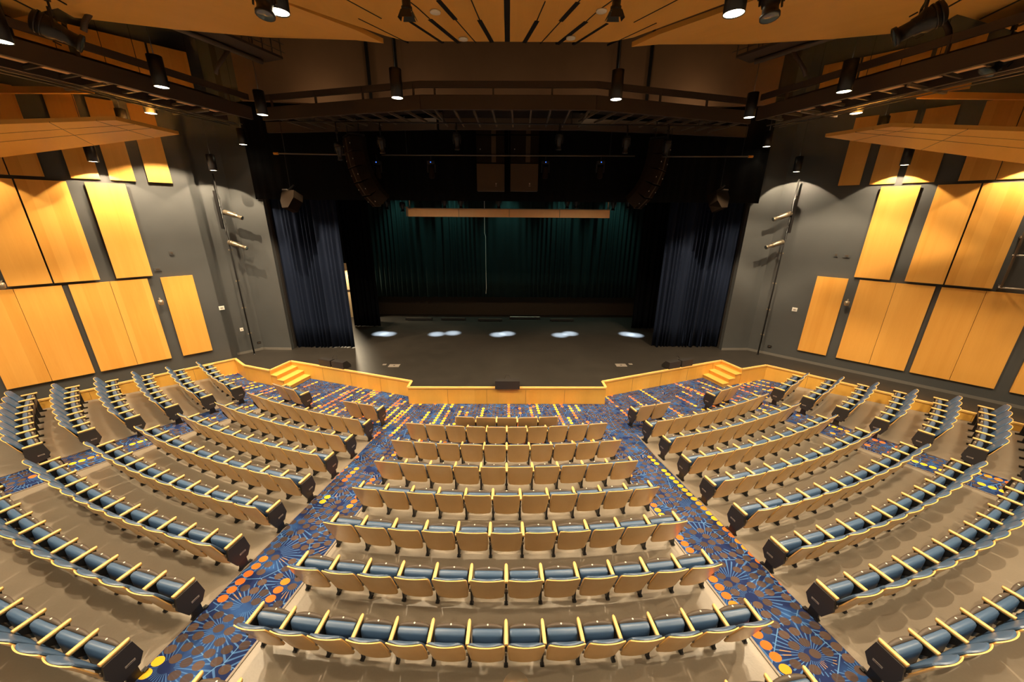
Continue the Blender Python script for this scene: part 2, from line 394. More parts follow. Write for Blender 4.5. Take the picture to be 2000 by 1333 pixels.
# --- walls
def wallstrip(name, pts, z0, z1, mat, th=.2, flip=1):
    """wall along a plan polyline, thickness laid to its outside"""
    mb = MB()
    for (ax, ay), (bx, by) in zip(pts, pts[1:]):
        d = Vector((bx-ax, by-ay)); d.normalize(); n = Vector((-d.y, d.x))*th*flip
        mb.poly([(ax, ay), (bx, by), (bx+n.x, by+n.y), (ax+n.x, ay+n.y)], z0, z1)
    return struct(mb.build(name, mat))
ZT = 13.5
xy = lambda v: (v.x, v.y)
LP = [xy(W(-1, -16, NLW)), xy(W(-1, 2.25, NLW)), xy(W(-1, 2.25, 18.29)), (-10.67, 15.26), (-9.42, 15.22)]
RP = [xy(W(1, -16, NRW)), (10.78, 15.38), (9.60, 15.36)]
wallstrip('wall_left', LP, -.1, ZT, M['wall'])
wallstrip('wall_right', RP, -.1, ZT, M['wall'], flip=-1)
wallstrip('baseboard_left', LP[2:], ZS, ZS+.10, M['base'], -.015)
wallstrip('baseboard_right', RP, ZS, ZS+.10, M['base'], -.015, -1)
rear = [LP[0], (-16, -6.5), (16, -6.5), RP[0]]
wallstrip('wall_rear', rear, -.5, ZT, M['wallblack'], flip=-1)
mb = MB(); mb.box((0, 7.5, ZT+.1), (52, 30, .2)); struct(mb.build('ceiling', M['wallblack']))
# stage house
mb = MB(); mb.box((0, 21.6, 7), (26, .2, 13.2)); struct(mb.build('wall_back', plain('brown_block_wall', (.050, .032, .018), .8, vary=.3, vs=12)))
mb = MB(); mb.box((-13, 18.5, 7), (.2, 6.4, 13.2)); struct(mb.build('wall_stage_left', M['wallblack']))
mb = MB(); mb.box((13, 18.5, 7), (.2, 6.4, 13.2)); struct(mb.build('wall_stage_right', M['wallblack']))
mb = MB(); mb.box((-11.2, 15.55, 7), (3.6, .12, 13.2)); mb.box((11.3, 15.65, 7), (3.4, .12, 13.2)); struct(mb.build('wall_proscenium', M['wallblack']))
# offstage doorway wall with a lit corridor behind it
mb = MB(); yd = 19.9
mb.box((-7.85, yd, 4.5), (1.0, .12, 7.8)); mb.box((-11.1, yd, 4.5), (3.9, .12, 7.8)); mb.box((-8.75, yd, 6.2), (.85, .12, 4.75))
struct(mb.build('wall_offstage', M['wallblack']))
mb = MB(); mb.box((-9.0, yd+.9, 2.3), (2.8, .08, 3.4)); mb.box((-9.0, yd+.85, 2.2), (2.8, .02, .07), 0, 1); struct(mb.build('wall_corridor', [M['door'], M['steel']]))
l = D.lights.new('corridor_light', 'AREA'); l.energy = 190; l.color = (1, .82, .55); l.size = .7; l.shape = 'RECTANGLE'; l.size_y = .5
o = D.objects.new('corridor_light', l); COL.objects.link(o); o.location = (-8.75, yd+.40, 3.7); mm = look((-.12, .75, 1)).to_4x4(); mm.translation = o.location; o.matrix_world = mm
# bulkhead above the front catwalk
mb = MB(); bp = [(-8.7, 13.9), (-3.55, 14.6), (3.5, 14.6), (8.7, 13.7)]
for (a, b) in zip(bp, bp[1:]): mb.poly([a, b, (b[0], b[1]+.15), (a[0], a[1]+.15)], 9.75, ZT)
for sx in (-3.72, 3.66): mb.box((sx, 14.5, 11.4), (.09, .08, 3.2), 0, 1)
for sx in (-4.6, 4.7): mb.box((sx, 14.36, 11.4), (.09, .08, 3.2), 0, 1)
struct(mb.build('wall_bulkhead', [M['bulk'], M['black']]))
# ================================================================== WALL PANELS
def panel(side, s0, s1, z0, z1, n, th, label, group):
    s0, s1 = min(s0, s1), max(s0, s1); c = W(side, (s0+s1)/2, n+th/2, z0)
    rz = radians(45) if side < 0 else radians(-45)
    mb = MB(); h = z1-z0; wd = s1-s0; e = .006
    mb.box((0, 0, h/2), (wd, th, h))
    if th < .06:                                               # battens that hold the panel off the wall
        for zz in (.35, h-.35): mb.box((0, th/2+.03, zz), (wd*.8, .07, .06), 0, 1)
    o = mb.build('acoustic_panel', [M['panel'], M['blackplastic']]); o.location = c; o.rotation_euler = (0, 0, rz)
    tag(o, label, 'wall panel', group); return o
sd = {-1: 'left', 1: 'right'}
lower = {-1: [(1.50, .62), (.29, -.61), (-.62, -1.51), (-1.65, -2.57), (-2.58, -3.46)], 1: [(1.50, .59), (.28, -.66), (-.67, -1.59), (-1.73, -2.66), (-2.67, -3.62), (-3.93, -4.85)]}
mid = {-1: [(.45, -.43), (-.80, -1.76), (-1.80, -2.64)], 1: [(.46, -.47), (-.84, -1.72), (-1.76, -2.74)]}
top = {-1: [(1.63, 1.03), (.73, .15), (-.07, -.67), (-1.18, -1.80), (-1.83, -2.6)], 1: [(1.62, 1.04), (.79, .16), (-.02, -.73), (-1.23, -1.95), (-1.97, -2.8)]}
zz_ = {-1: (1.145, 4.09, 4.18, 7.12, 7.22), 1: (1.10, 4.13, 4.22, 7.27, 7.36)}
for sg in (-1, 1):
    a, b, c, d, e = zz_[sg]; nw = 17.9 if sg < 0 else 18.42
    for i, (p, q) in enumerate(lower[sg]):
        lb = 'maple panel low on the %s wall, %s from the stage' % (sd[sg], ORD[i])
        panel(sg, p, q, a, b, nw, .06, lb, 'lower maple wall panels')
    for i, (p, q) in enumerate(mid[sg]):
        panel(sg, p, q, c, d, nw-.03, .03, 'tall maple panel in the middle tier of the %s wall, %s from the stage' % (sd[sg], ORD[i]), 'middle maple wall panels')
    for i, (p, q) in enumerate(top[sg]):
        panel(sg, p, q, e, 9.5, nw, .06, 'narrow maple panel in the upper tier of the %s wall, %s from the stage' % (sd[sg], ORD[i]), 'upper maple wall panels')
    for i, (p, q) in enumerate([(2.86, 1.9), (1.84, .25), (.15, -.8)]):
        panel(sg, p, q, 9.9, 11.29, nw, .06, 'dim maple panel at the top of the %s wall, %s from the stage' % (sd[sg], ORD[i]), 'highest maple wall panels')
# ================================================================== SEATS
Wd = .54
def seat_parts():
    """meshes of one seat; origin on the floor below the rear end of its armrests, +Y towards the stage"""
    P = {}
    ts = [0, .004, .014, .035, .065, .10, .15, .30, .42, .55, .7, .82, .90, .95, .98, 1.0]
    us = [-1+2*i/14 for i in range(15)]
    def hw(t, W0, tr=.10, k=.93):
        h = W0/2*(.90+.10*min(1, t/.5)**.8)
        if t < .12: h *= .80+.20*sqrt(max(0, 1-((.12-t)/.12)**2))
        if t > 1-tr: h *= k+(1-k)*sqrt(max(0, 1-((t-1+tr)/tr)**2))
        return h
    def surf(t, u, W0, z0, z1, off, tr=.10, k=.93):
        x = u*hw(t, W0, tr, k); z = z0+(z1-z0)*t-(.028*u*u*t if t > .5 else 0)
        y = .040-.220*t**1.1-(.018+.027*t)*(1-u*u)+off
        return Vector((x, y, z))
    def shell(W0, z0, z1, offb, th, puff=0, mi_rim=1, tr=.10, kk=.93):
        mb = MB(); nb = len(us); fr = []; bk = []
        for t in ts:
            for u in us:
                pf = puff*(1-abs(u)**4)*(1-abs(2*t-1)**5)
                bk.append(surf(t, u, W0, z0, z1, offb, tr, kk)); fr.append(surf(t, u, W0, z0, z1, offb+th, tr, kk)+Vector((0, pf, pf*.35*(t > .5))))
        g = []
        for i in range(len(ts)-1):
            for j in range(nb-1): g.append((i*nb+j, i*nb+j+1, (i+1)*nb+j+1, (i+1)*nb+j))
        mb.add(bk, g, 0, True); mb.add(fr, [q[::-1] for q in g], 0, True)
        loop = [j for j in range(nb)]+[i*nb+nb-1 for i in range(1, len(ts))]+[(len(ts)-1)*nb+j for j in range(nb-2, -1, -1)]+[i*nb for i in range(len(ts)-2, 0, -1)]
        n = len(loop); rim = [bk[i] for i in loop]+[fr[i] for i in loop]
        mb.add(rim, [(i, (i+1) % n, n+(i+1) % n, n+i) for i in range(n)], mi_rim, False)
        return mb
    P['backrest'] = shell(.504, .235, .900, 0, .014).mesh('backrest', [M['back'], M['edge']])
    P['back_cushion'] = shell(.486, .36, .905, .015, .020, .034, 0, .22, .72).mesh('back_cushion', [M['fabric']])
    # folded seat: cushion block with rounded ends
    mb = MB(); rg = []
    prof = [(.105, .315), (.115, .300), (.185, .300), (.205, .315), (.205, .585), (.195, .612), (.17, .622), (.12, .612), (.102, .590), (.098, .50)]
    for x, k_ in ((-.215, .80), (-.205, .95), (-.18, 1), (.18, 1), (.205, .95), (.215, .80)):
        cy, cz = .152, .46; rg.append([Vector((x, cy+(y-cy)*k_, cz+(z-cz)*(.9+.1*k_))) for y, z in prof])
    mb.rings(rg, 0, True); P['seat_cushion'] = mb.mesh('seat_cushion', [M['fabric']])
    # plastic pan on its front with a raised brow
    mb = MB(); xs = [-.225+.45*i/12 for i in range(13)]; rg = []
    for x in xs:
        e = 1-abs(x/.225)**2.2; zt = .60+.045*max(0, e); zt = zt if abs(x) < .2 else .585
        rg.append([Vector((x, .185, .215)), Vector((x, .215-.01*(1-e), .225)), Vector((x, .262-.02*(1-e), .42)), Vector((x, .235+.020*max(0, e), .598+.03*max(0, e))), Vector((x, .206, .612+.022*max(0, e))), Vector((x, .200, .45))])
    mb.rings(rg, 0, True); P['seat_pan'] = mb.mesh('seat_pan', [M['pan']])
    mb = MB(); mb.lathe((0, .228, .6315), [(.013, 0), (.013, .004), (.009, .006)], 10); P['number_tag'] = mb.mesh('number_tag', [M['tag']])
    # cast standard with foot
    mb = MB(); mb.prof([(.10, -.02), (.33, -.02), (.33, .018), (.265, .03), (.245, .42), (.275, .60), (.02, .60), (.04, .50), (.125, .42), (.12, .06), (.10, .03)], -.016, .016)
    mb.box((0, .125, .010), (.062, .05, .020)); mb.box((0, .31, .010), (.062, .05, .02)); mb.lathe((0, .118, .020), [(.015, 0), (.015, .012)], 8, 1)
    mb.bar((0, .08, .34), (0, -.025, .50), .026, .022); mb.box((0, -.03, .49), (.028, .012, .06), 0, 1)
    P['standard'] = mb.mesh('standard', [M['black'], M['steel2']])
    # armrest with rounded tip
    mb = MB(); rg = []
    for y, wd_, zb in ((-.012, .044, .606), (-.004, .052, .601), (.10, .054, .600), (.26, .050, .600), (.285, .044, .602), (.298, .030, .606), (.303, .012, .612)):
        h = wd_/2; zt = .640
        rg.append([Vector((-h, y, zb)), Vector((h, y, zb)), Vector((h, y, zt-.008)), Vector((h*.75, y, zt)), Vector((-h*.75, y, zt)), Vector((-h, y, zt-.008))])
    mb.rings(rg, 0, True); P['armrest'] = mb.mesh('armrest', [M['arm']])
    # aisle end panel, outside at +x
    mb = MB(); pf_ = [(-.005, .600), (.292, .600), (.345, .33), (.275, .20), (.07, .17), (-.035, .40)]
    n = len(pf_); mb.prof(pf_, .012, .050)
    P['end_panel'] = mb.mesh('end_panel', [M['blackplastic']])
    mb = MB(); mb.box((.052, .20, .335), (.006, .11, .030)); mb.box((.0555, .20, .335), (.002, .07, .008), 0, 1); P['row_plate'] = mb.mesh('row_plate', [M['plate'], M['blackplastic']])
    return P
PT = seat_parts()
def part(name, parent, loc=(0, 0, 0), sx=1):
    o = D.objects.new(name, PT[name]); COL.objects.link(o); o.parent = parent; o.location = loc
    if sx != 1: o.scale = (sx, 1, 1)
    return o
def make_seat(root, right_end, endp):
    part('backrest', root); part('back_cushion', root); p = part('seat_pan', root); part('number_tag', p); part('seat_cushion', root)
    part('standard', root, (-Wd/2, 0, 0)); part('armrest', root, (-Wd/2, 0, 0))
    if right_end: part('standard', root, (Wd/2, 0, 0)); part('armrest', root, (Wd/2, 0, 0))
    for e in endp:
        q = part('end_panel', root, (e*Wd/2, 0, 0), e); part('row_plate', q)
BL = {'C': 'centre block', 'LI': 'left inner block', 'RI': 'right inner block', 'LO': 'left outer block', 'RO': 'right outer block'}
PAIR = {'PLA': 'pair before the left stage steps', 'PLB': 'pair by the left aisle at the front', 'PRB': 'pair by the right aisle at the front', 'PRA': 'pair before the right stage steps'}
protos = {}
def row(blk, kk, r0, t0, r1, t1, n, only=None):
    """one curved row; angles of the first and last armrest in degrees, left to right"""
    for i in range(n):
        if only and i not in only: continue
        f = (i+.5)/n; r = r0+(r1-r0)*f; t = radians(t0+(t1-t0)*f); wd = r*radians(abs(t1-t0))/n
        x, y = pol(r, t); last = i == n-1; endp = []
        if blk in ('LI', 'RI', 'LO', 'RO'):
            if i == 0 and blk != 'LO': endp.append(-1)
            if last and blk != 'RO': endp.append(1)
        if blk in ('PLA', 'PLB') and last: endp.append(1)
        if blk in ('PRA', 'PRB') and i == 0: endp.append(-1)
        key = (last, tuple(endp))
        if blk in BL:
            lb = 'blue wooden-backed theatre seat, %s from left in %s row from stage, %s' % (ORD[i], ORD[kk], BL[blk])
            g = 'theatre seats in the '+BL[blk]
        else:
            lb = 'blue wooden-backed theatre seat, %s of the front-row %s' % (('left', 'right')[i], PAIR[blk]); g = 'paired theatre seats in the front row'
        if key in protos: root = copy_tree(protos[key])
        else:
            root = D.objects.new('theatre_seat', None); COL.objects.link(root); root.empty_display_size = .1
            make_seat(root, last, endp); protos[key] = root
        root.location = (x, y, fz(r)); root.rotation_euler = (0, 0, t); root.scale = (wd/Wd, 1, 1)
        tag(root, lb, 'seat', g)
CR = [(16.33, 5.13, 5), (16.87, 9.28, 10), (17.76, 9.19, 10), (18.65, 9.10, 10), (19.57, 9.01, 11), (20.51, 8.95, 11), (21.41, 8.84, 12), (22.30, 8.92, 14)]
for i, (r, t, n) in enumerate(CR): row('C', i, r, -t, r, t, n)
row('C', 8, 23.18, -9.0, 23.18, 9.0, 14, (0, 1, 12, 13))
for i, (ra, rb, ta, tb, n) in enumerate([(16.92, 17.0, -28.55, -13.56, 8), (17.77, 17.87, -28.65, -13.36, 9), (18.64, 18.72, -28.70, -13.08, 10), (19.50, 19.58, -28.85, -12.86, 10), (20.37, 20.44, -28.80, -12.72, 11), (21.24, 21.31, -28.87, -12.58, 12), (22.11, 22.17, -28.9, -12.38, 12), (23.0, 23.04, -28.9, -12.19, 13)]):
    row('LI', i+1, ra, ta, rb, tb, n, None if i < 7 else (7, 8, 9, 10, 11, 12))
for i, (ra, rb, ta, tb, n) in enumerate([(17.10, 17.03, 13.69, 29.1, 8), (17.95, 17.90, 13.50, 29.17, 9), (18.83, 18.79, 13.16, 29.17, 10), (19.68, 19.68, 12.93, 29.10, 10), (20.55, 20.56, 12.70, 29.13, 11), (21.41, 21.40, 12.55, 29.15, 12), (22.25, 22.26, 12.36, 29.2, 12), (23.11, 23.12, 12.16, 29.2, 13)]):
    row('RI', i+1, ra, ta, rb, tb, n, None if i < 7 else (0, 1, 2, 3, 4, 5))
for i, (ra, rb, ta, tb, n) in enumerate([(16.94, 17.01, -43.30, -32.70, 6), (17.79, 17.85, -43.30, -32.55, 6), (18.64, 18.71, -43.54, -32.49, 7), (19.50, 19.56, -43.66, -32.40, 7), (20.37, 20.43, -43.74, -32.29, 8), (21.23, 21.30, -43.73, -32.24, 8)]):
    row('LO', i+1, ra, ta, rb, tb, n)
for i, (ra, rb, ta, tb, n) in enumerate([(17.17, 17.12, 33.13, 39.21, 3), (18.01, 18.02, 33.0, 40.34, 4), (18.88, 18.87, 32.82, 40.77, 5), (19.76, 19.75, 32.66, 40.90, 5), (20.62, 20.63, 32.51, 41.28, 6), (21.49, 21.51, 32.41, 41.40, 6), (22.37, 22.38, 32.3, 41.5, 6)]):
    row('RO', i+1, ra, ta, rb, tb, n)
row('PLA', 0, 16.10, -28.9, 16.10, -24.75, 2); row('PLB', 0, 16.10, -17.9, 16.10, -14.05, 2)
row('PRB', 0, 16.16, 14.05, 16.16, 17.9, 2); row('PRA', 0, 16.17, 25.2, 16.17, 29.2, 2)

# ================================================================== PENDANT DOWNLIGHTS
def can(loc, r, h, label, power, size=112, cable=2.5, group='pendant downlights', d=(0, 0, -1), blend=.22, aim=None):
    """black cylinder pendant, its glowing aperture at loc"""
    T = None if d == (0, 0, -1) else look(-Vector(d))
    t = thing('pendant_downlight', label, 'ceiling lamp', loc, 0, group)
    mb = MB(); mb.lathe((0, 0, 0), [(r, 0), (r, h), (r*.5, h+.02)], 24, 0, T, caps=False)
    mb.lathe((0, 0, 0), [(r, 0), (r*.97, .0), (r*.93, .012)], 24, 0, T, caps=False)
    mb.build('housing', M['black'], t)
    mb = MB(); mb.lathe((0, 0, 0), [(r*.93, .012), (0.001, .013)], 24, 0, T, caps=False); mb.build('lens', M['lens'], t)
    if cable:
        e = Vector((0, 0, h)) if T is None else T @ Vector((0, 0, h))
        mb = MB(); mb.tube([e, (e.x, e.y, cable)], .008, 6); mb.build('cable', M['black'], t)
    l = spot('lamp_light', (0, 0, 0), d, power, size, blend, rad=.03)
    mm = look(-Vector(aim or d)).to_4x4(); mm.translation = (0, 0, -.012); l.matrix_world = mm; l.parent = t
    return t
HZ, ZC = 9.0, 10.22
house = [((545, 25), 'pendant downlight at the left end of the front ceiling panel, nearest pair'), ((1433, 28), 'pendant downlight at the right end of the front ceiling panel, nearest pair'),
         ((776, 192), 'pendant downlight before the front catwalk, left of centre'), ((1203, 195), 'pendant downlight before the front catwalk, right of centre'),
         ((316, 171), 'large pendant downlight beside the left catwalk, midway along it'), ((1648, 180), 'large pendant downlight beside the right catwalk, midway along it'),
         ((513, 225), 'pendant downlight where the left and front catwalks meet'), ((1463, 230), 'pendant downlight where the right and front catwalks meet'),
         ((295, 222), 'pendant downlight behind the left catwalk'), ((1672, 222), 'pendant downlight behind the right catwalk'),
         ((3, 82), 'pendant downlight cut by the left edge of the photo')]
for (u, v), lb in house:
    p = atz(u, v, HZ); fr_ = 'before the front' in lb; can(p, .145, .62, lb, P_HOUSE, 132 if fr_ else 92 if 'meet' in lb else 112, ZC-HZ if 'nearest' in lb else ZT-HZ, blend=.8 if fr_ else .22)
for sx, y, sd_ in ((-8.7, 5.6, 'left'), (8.7, 5.2, 'right')):
    if sx > 0: can((sx, y, HZ), .145, .62, 'pendant downlight above the right outer seats', P_HOUSE)
for (x, y) in ((-3.3, 2.4), (3.3, 2.4), (-8.8, 4.2), (8.8, 1.6), (-12.4, 5.2), (12.4, 4.6), (-3.4, -1.8), (3.4, -1.8), (-9.2, -1.4), (9.2, -2.2)):
    can((x, y, HZ), .145, .62, 'pendant downlight in the ceiling behind the viewer', P_HOUSE*(.30 if abs(x) < 4 else .75), 112, ZC-HZ if abs(x) < 4 and y > 0 else ZT-HZ, group='rear pendant downlights')
# pendants over the side clouds and near the walls
for (u, v), sg, n, lb, pw in (((245, 252), -1, 16.5, 'pendant downlight hanging before the low left ceiling panel', 300), ((1718, 265), 1, 16.6, 'pendant downlight hanging before the low right ceiling panel', 300),
                      ((475, 283), -1, 16.9, 'small pendant downlight by the top of the left wall corner', 10), ((1497, 287), 1, 17.0, 'small pendant downlight by the top of the right wall corner', 10)):
    p = atn(u, v, sg, n); can(p, .125, .5, lb, pw, 100, ZT-p.z)
for sg, nn in ((-1, 17.15), (1, 17.7)):
    p = atn(183, 317, -1, nn) if sg < 0 else atn(1767, 322, 1, nn)
    q = atn(417, 333, -1, nn) if sg < 0 else atn(1555, 337, 1, nn)
    z = (p.z+q.z)/2; sp_ = (-p.x*sg if 0 else 0)
    s_of = lambda v: (v.y-sg*v.x)/sqrt(2)
    s0, s1 = s_of(q), s_of(p); ds = s1-s0
    for i, nm in enumerate(('nearest the stage', 'second from the stage', 'third from the stage', 'fourth from the stage', 'fifth from the stage')):
        can(W(sg, s0+ds*i, nn, z), .125, .5, 'wall washing pendant lamp along the %s wall, %s' % (sd[sg], nm), P_WASH, 104, ZT-z, group='wall washing pendants', d=(0, 0, -1), blend=.10, aim=(sg*.26, .26, -1))
# ================================================================== CEILING CLOUDS
def slab(name, pts, th, label, mats, rot=0, seams=(), cat='ceiling panel', kind=None, group=None):
    """a panel of real thickness on 3D corners; origin at its centre so the veneer follows it"""
    c = sum((Vector(p) for p in pts), Vector())/len(pts)
    R = Matrix.Rotation(-rot, 3, 'Z'); loc = [R @ (Vector(p)-c) for p in pts]; n = len(pts)
    mb = MB(); top = [p+Vector((0, 0, th)) for p in loc]
    if n == 4: mb.add(loc+top, [(0, 1, 2), (0, 2, 3), (6, 5, 4), (7, 6, 4)]+[(i, (i+1) % n, n+(i+1) % n, n+i) for i in range(n)])
    else: mb.add(loc+top, [tuple(range(n)), tuple(range(n, 2*n))[::-1]]+[(i, (i+1) % n, n+(i+1) % n, n+i) for i in range(n)])
    for a, b, wd in seams:
        a = R @ (Vector(a)-c); b = R @ (Vector(b)-c); mb.bar(a+Vector((0, 0, .012)), b+Vector((0, 0, .012)), wd, .04, 1)
    o = mb.build(name, mats, None, c); o.rotation_euler = (0, 0, rot)
    return tag(o, label, cat, group, kind)
CZ = 10.2; CM = [M['cloud'], M['black']]
z_ = 6.667
def zz(x, y): return (700+x/z_, y/z_)
thick = [((1040, 0), (1265, 255), .10), ((930, 250), (1310, 560), .10), ((650, 265), (1100, 560), .07), ((1575, 260), (1740, 550), .10)]
thin = [((760, 90), (935, 250)), ((1265, 255), (1530, 555)), ((1470, 0), (1580, 260)), ((-600, -250), (300, 240)), ((0, 240), (650, 560)), ((560, -60), (760, 90)), ((900, -160), (1040, 0))]
seams = []
def px2(p, z=CZ): return atz(*zz(*p), z)
for a, b, wd in thick: seams += [(px2(a), px2(b), wd)]
for a, b in thin: seams += [(px2(a), px2(b), .022)]
mir = lambda p: Vector((-p.x, p.y, p.z))
seams += [(mir(a), mir(b), wd) for a, b, wd in seams]
seams.append((Vector((-.05, 1, CZ)), Vector((-.02, 10.65, CZ)), .12))
slab('ceiling_panel', [(-2.44, 10.72, CZ), (2.42, 10.62, CZ), (2.92, 10.36, CZ), (4.5, 8.6, CZ), (7.5, 4.6, CZ), (7.5, 0, CZ), (-7.5, 0, CZ), (-7.5, 4.6, CZ), (-4.66, 8.8, CZ), (-2.88, 10.45, CZ)], .12,
     'wide central wooden ceiling panel with fanned dark slots', [M['cloud'], M['black']], radians(90), seams)
for i, (u, v) in enumerate([(850, 22), (905, 75), (1175, 20), (1115, 73)]):
    mb = MB(); mb.lathe((0, 0, 0), [(.11, 0), (.11, -.02), (.09, -.026), (.001, -.026)], 20); o = mb.build('ceiling_disc', M['tag'], None, atz(u, v, CZ)-Vector((0, 0, .005)))
    tag(o, 'round fitting, %s of central ceiling panel, %s' % (('left half', 'left half', 'right half', 'right half')[i], ('farther from the stage', 'nearer the stage')[i % 2]), 'ceiling fitting', 'round ceiling fittings')
for sg, sdn in ((-1, 'left'), (1, 'right')):
    q = [(sg*2.95, 10.53, CZ-.12), (sg*3.55, 10.38, CZ-.12), (sg*5.55, 10.25, CZ-.14), (sg*7.2, 9.78, CZ-.2), (sg*8.75, 9.2, CZ-.25), (sg*8.6, 6.2, CZ+.05), (sg*7.6, 4.8, CZ+.05), (sg*4.55, 9.0, CZ), (sg*3.40, 10.05, CZ-.06)]
    sm2 = [(Vector((sg*4.2, 10.2, CZ-.10)), Vector((sg*8.6, 7.9, CZ-.08)), .02), (Vector((sg*5.2, 9.2, CZ-.06)), Vector((sg*8.5, 6.9, CZ-.02)), .02)]
    slab('ceiling_panel', q, .10, 'curved wooden ceiling panel to the %s of the central one' % sdn, CM, sg*radians(-35), sm2)
    p0, p1 = (atz(186, -1, 9.9), atz(0, 42, 9.9)) if sg < 0 else (atz(1776, 1, 9.9), atz(2000, 66, 9.9)); e_ = p1+(p1-p0)*1.6
    a = [tuple(p0), tuple(p1), tuple(e_), (e_.x-sg*1.5, 4.5, 9.9), (sg*8.6, 4.5, 9.9)]
    sm3 = [(p0+(p1-p0)*(.25+.3*i)+Vector((0, -.05, -.012)), p0+(p1-p0)*(.25+.3*i)+Vector((-sg*.6, -3.8, -.012)), .02 if i != 2 else .05) for i in range(5)]
    slab('ceiling_panel', a, .10, 'wooden ceiling panel in the upper %s corner of the photo' % sdn, CM, sg*radians(20), sm3)
# low faceted panels above the side walls
def low(sg, A, B, C_, D_, label):
    def pt(p, z): return atz(p[0], p[1], z)
    pb, pc = pt(B, 8.42), pt(C_, 8.5); pd = atn(D_[0], D_[1], sg, 16.9); nn = (pc-pb).cross(pd-pb); dr = ray(*A); o_ = Vector((0, 0, HC)); pa = o_+dr*((pb-o_).dot(nn)/dr.dot(nn))
    ea = pb+(pa-pb)*1.9; ed = pc+(pd-pc)*1.6
    sm = [(pb*.5+pc*.5, ea*.5+ed*.5, .014), (pb*.75+pc*.25, ea*.75+ed*.25, .006)]
    f1 = .32; sm.append((pb+(ea-pb)*f1, pc+(ed-pc)*f1, .010)); f1 = .10; sm.append((pb+(ea-pb)*f1, pc+(ed-pc)*f1, .008))
    sm = [(a+Vector((0, 0, .004)), b+Vector((0, 0, .004)), w_) for a, b, w_ in sm]
    slab('ceiling_panel', [pb, ea, ed, pc], .09, label, CM, sg*radians(45), sm)
low(-1, (0, 243), (227, 235), (350, 263), (0, 308), 'low tilted wooden panel hung over the left wall panels')
low(1, (2000, 257), (1741, 248), (1611, 268), (2000, 320), 'low tilted wooden panel hung over the right wall panels')
# narrow wooden fascia boards seen edge-on under the side catwalks
for sg, pp, sdn in ((-1, ((-180, 166), (185, 170), (185, 182), (-180, 181)), 'left'), (1, ((2180, 186), (1790, 178), (1790, 192), (2180, 196)), 'right')):
    q = [atn(u, v, sg, 15.6) for u, v in pp]
    mb = MB(); dv = Vector((sg*.08, .08, 0)); mb.add(q+[x+dv for x in q], [(0, 1, 2, 3), (7, 6, 5, 4), (0, 4, 5, 1), (1, 5, 6, 2), (2, 6, 7, 3), (3, 7, 4, 0)])
    c = sum(q, Vector())/4; mb.v = [tuple(Vector(v)-c) for v in mb.v]
    tag(mb.build('ceiling_board', M['cloud'], None, c), 'narrow wooden board behind the %s catwalk' % sdn, 'ceiling panel')
# ================================================================== CATWALKS
def catwalk(A, B, width, label, zb=9.0, side=1, t=None, outer=None):
    """A to B along its inner beam; the walkway lies to the outer side"""
    A = Vector((*A, 0)); B = Vector((*B, 0)); d = (B-A).normalized(); n = Vector((d.y, -d.x, 0))*side; ln = (B-A).length
    O = A.copy(); t0 = t
    if t is None: t = thing('catwalk', label, 'catwalk', A+Vector((0, 0, zb)))
    off0 = A+Vector((0, 0, zb))-Vector(t.location); Z = lambda z: Vector((0, 0, z))
    class MBo(MB):
        def build(s, name, mats, parent=None, loc=None):
            s.v = [tuple(Vector(v)+off0) for v in s.v]; return MB.build(s, name, mats, parent, loc)
    MB_, Bv = MBo, B-A
    def bm(name, a, b, w_, h_, mat):
        mb = MB_(); mb.bar(a, b, w_, h_); return mb.build(name, mat, t)
    bm('inner_beam', Z(.17), Bv+Z(.17), .10, .34, M['steel'])
    if outer: bm('outer_beam', Vector((*outer[0], .17))-A, Vector((*outer[1], .17))-A, .10, .34, M['steel']); width = 1.75
    else: bm('outer_beam', n*width+Z(.17), Bv+n*width+Z(.17), .10, .34, M['steel'])
    mb = MB_(); mb.bar(n*width/2+Z(.36), Bv+n*width/2+Z(.36), width-.1, .03); mb.build('deck', M['black'], t)
    q = .3
    mb = MB_()
    while q < ln: mb.bar(d*q+Z(.10)+n*.05, d*q+n*(width-.05)+Z(.10), .05, .06); q += .55
    mb.build('cross_member', M['steel2'], t)
    for off in (0, width):
        mb = MB_(); mb.bar(n*off+Z(.60), Bv+n*off+Z(.60), .05, .16)
        q = .4
        while q < ln: mb.bar(d*q+n*off+Z(.3), d*q+n*off+Z(.66), .05, .05); q += 1.6
        mb.build('railing', M['steel'], t)
    return t, d, n, ln
xyt = lambda p: (p.x, p.y)
FA, FB = atz(825, 214, 9.0), atz(1150, 214, 9.0)
fc = catwalk((-2.4, 11.7), (2.4, 11.55), 2.45, 'angled front catwalk hanging above the stage edge', side=-1)[0]
catwalk((-7.6, 13.15), (-2.4, 11.7), 2.45, '', side=-1, t=fc, outer=((-8.6, 14.98), (-2.4, 14.15)))
catwalk((2.4, 11.55), (7.5, 12.9), 2.45, '', side=-1, t=fc, outer=((2.45, 14.0), (8.6, 14.85)))
for x in (-6, -3, 0, 3, 6):      # added fill lamps without fixtures, brightening the bulkhead above the stage
    l = D.lights.new('bulkhead_fill', 'AREA'); l.energy = P_FILL; l.color = (1, .72, .42); l.size = .5; o = D.objects.new('bulkhead_fill', l); COL.objects.link(o)
    mm = look((0, -1, -.35)).to_4x4(); mm.translation = (x, 12.3+abs(x)*.12, 9.55); o.matrix_world = mm
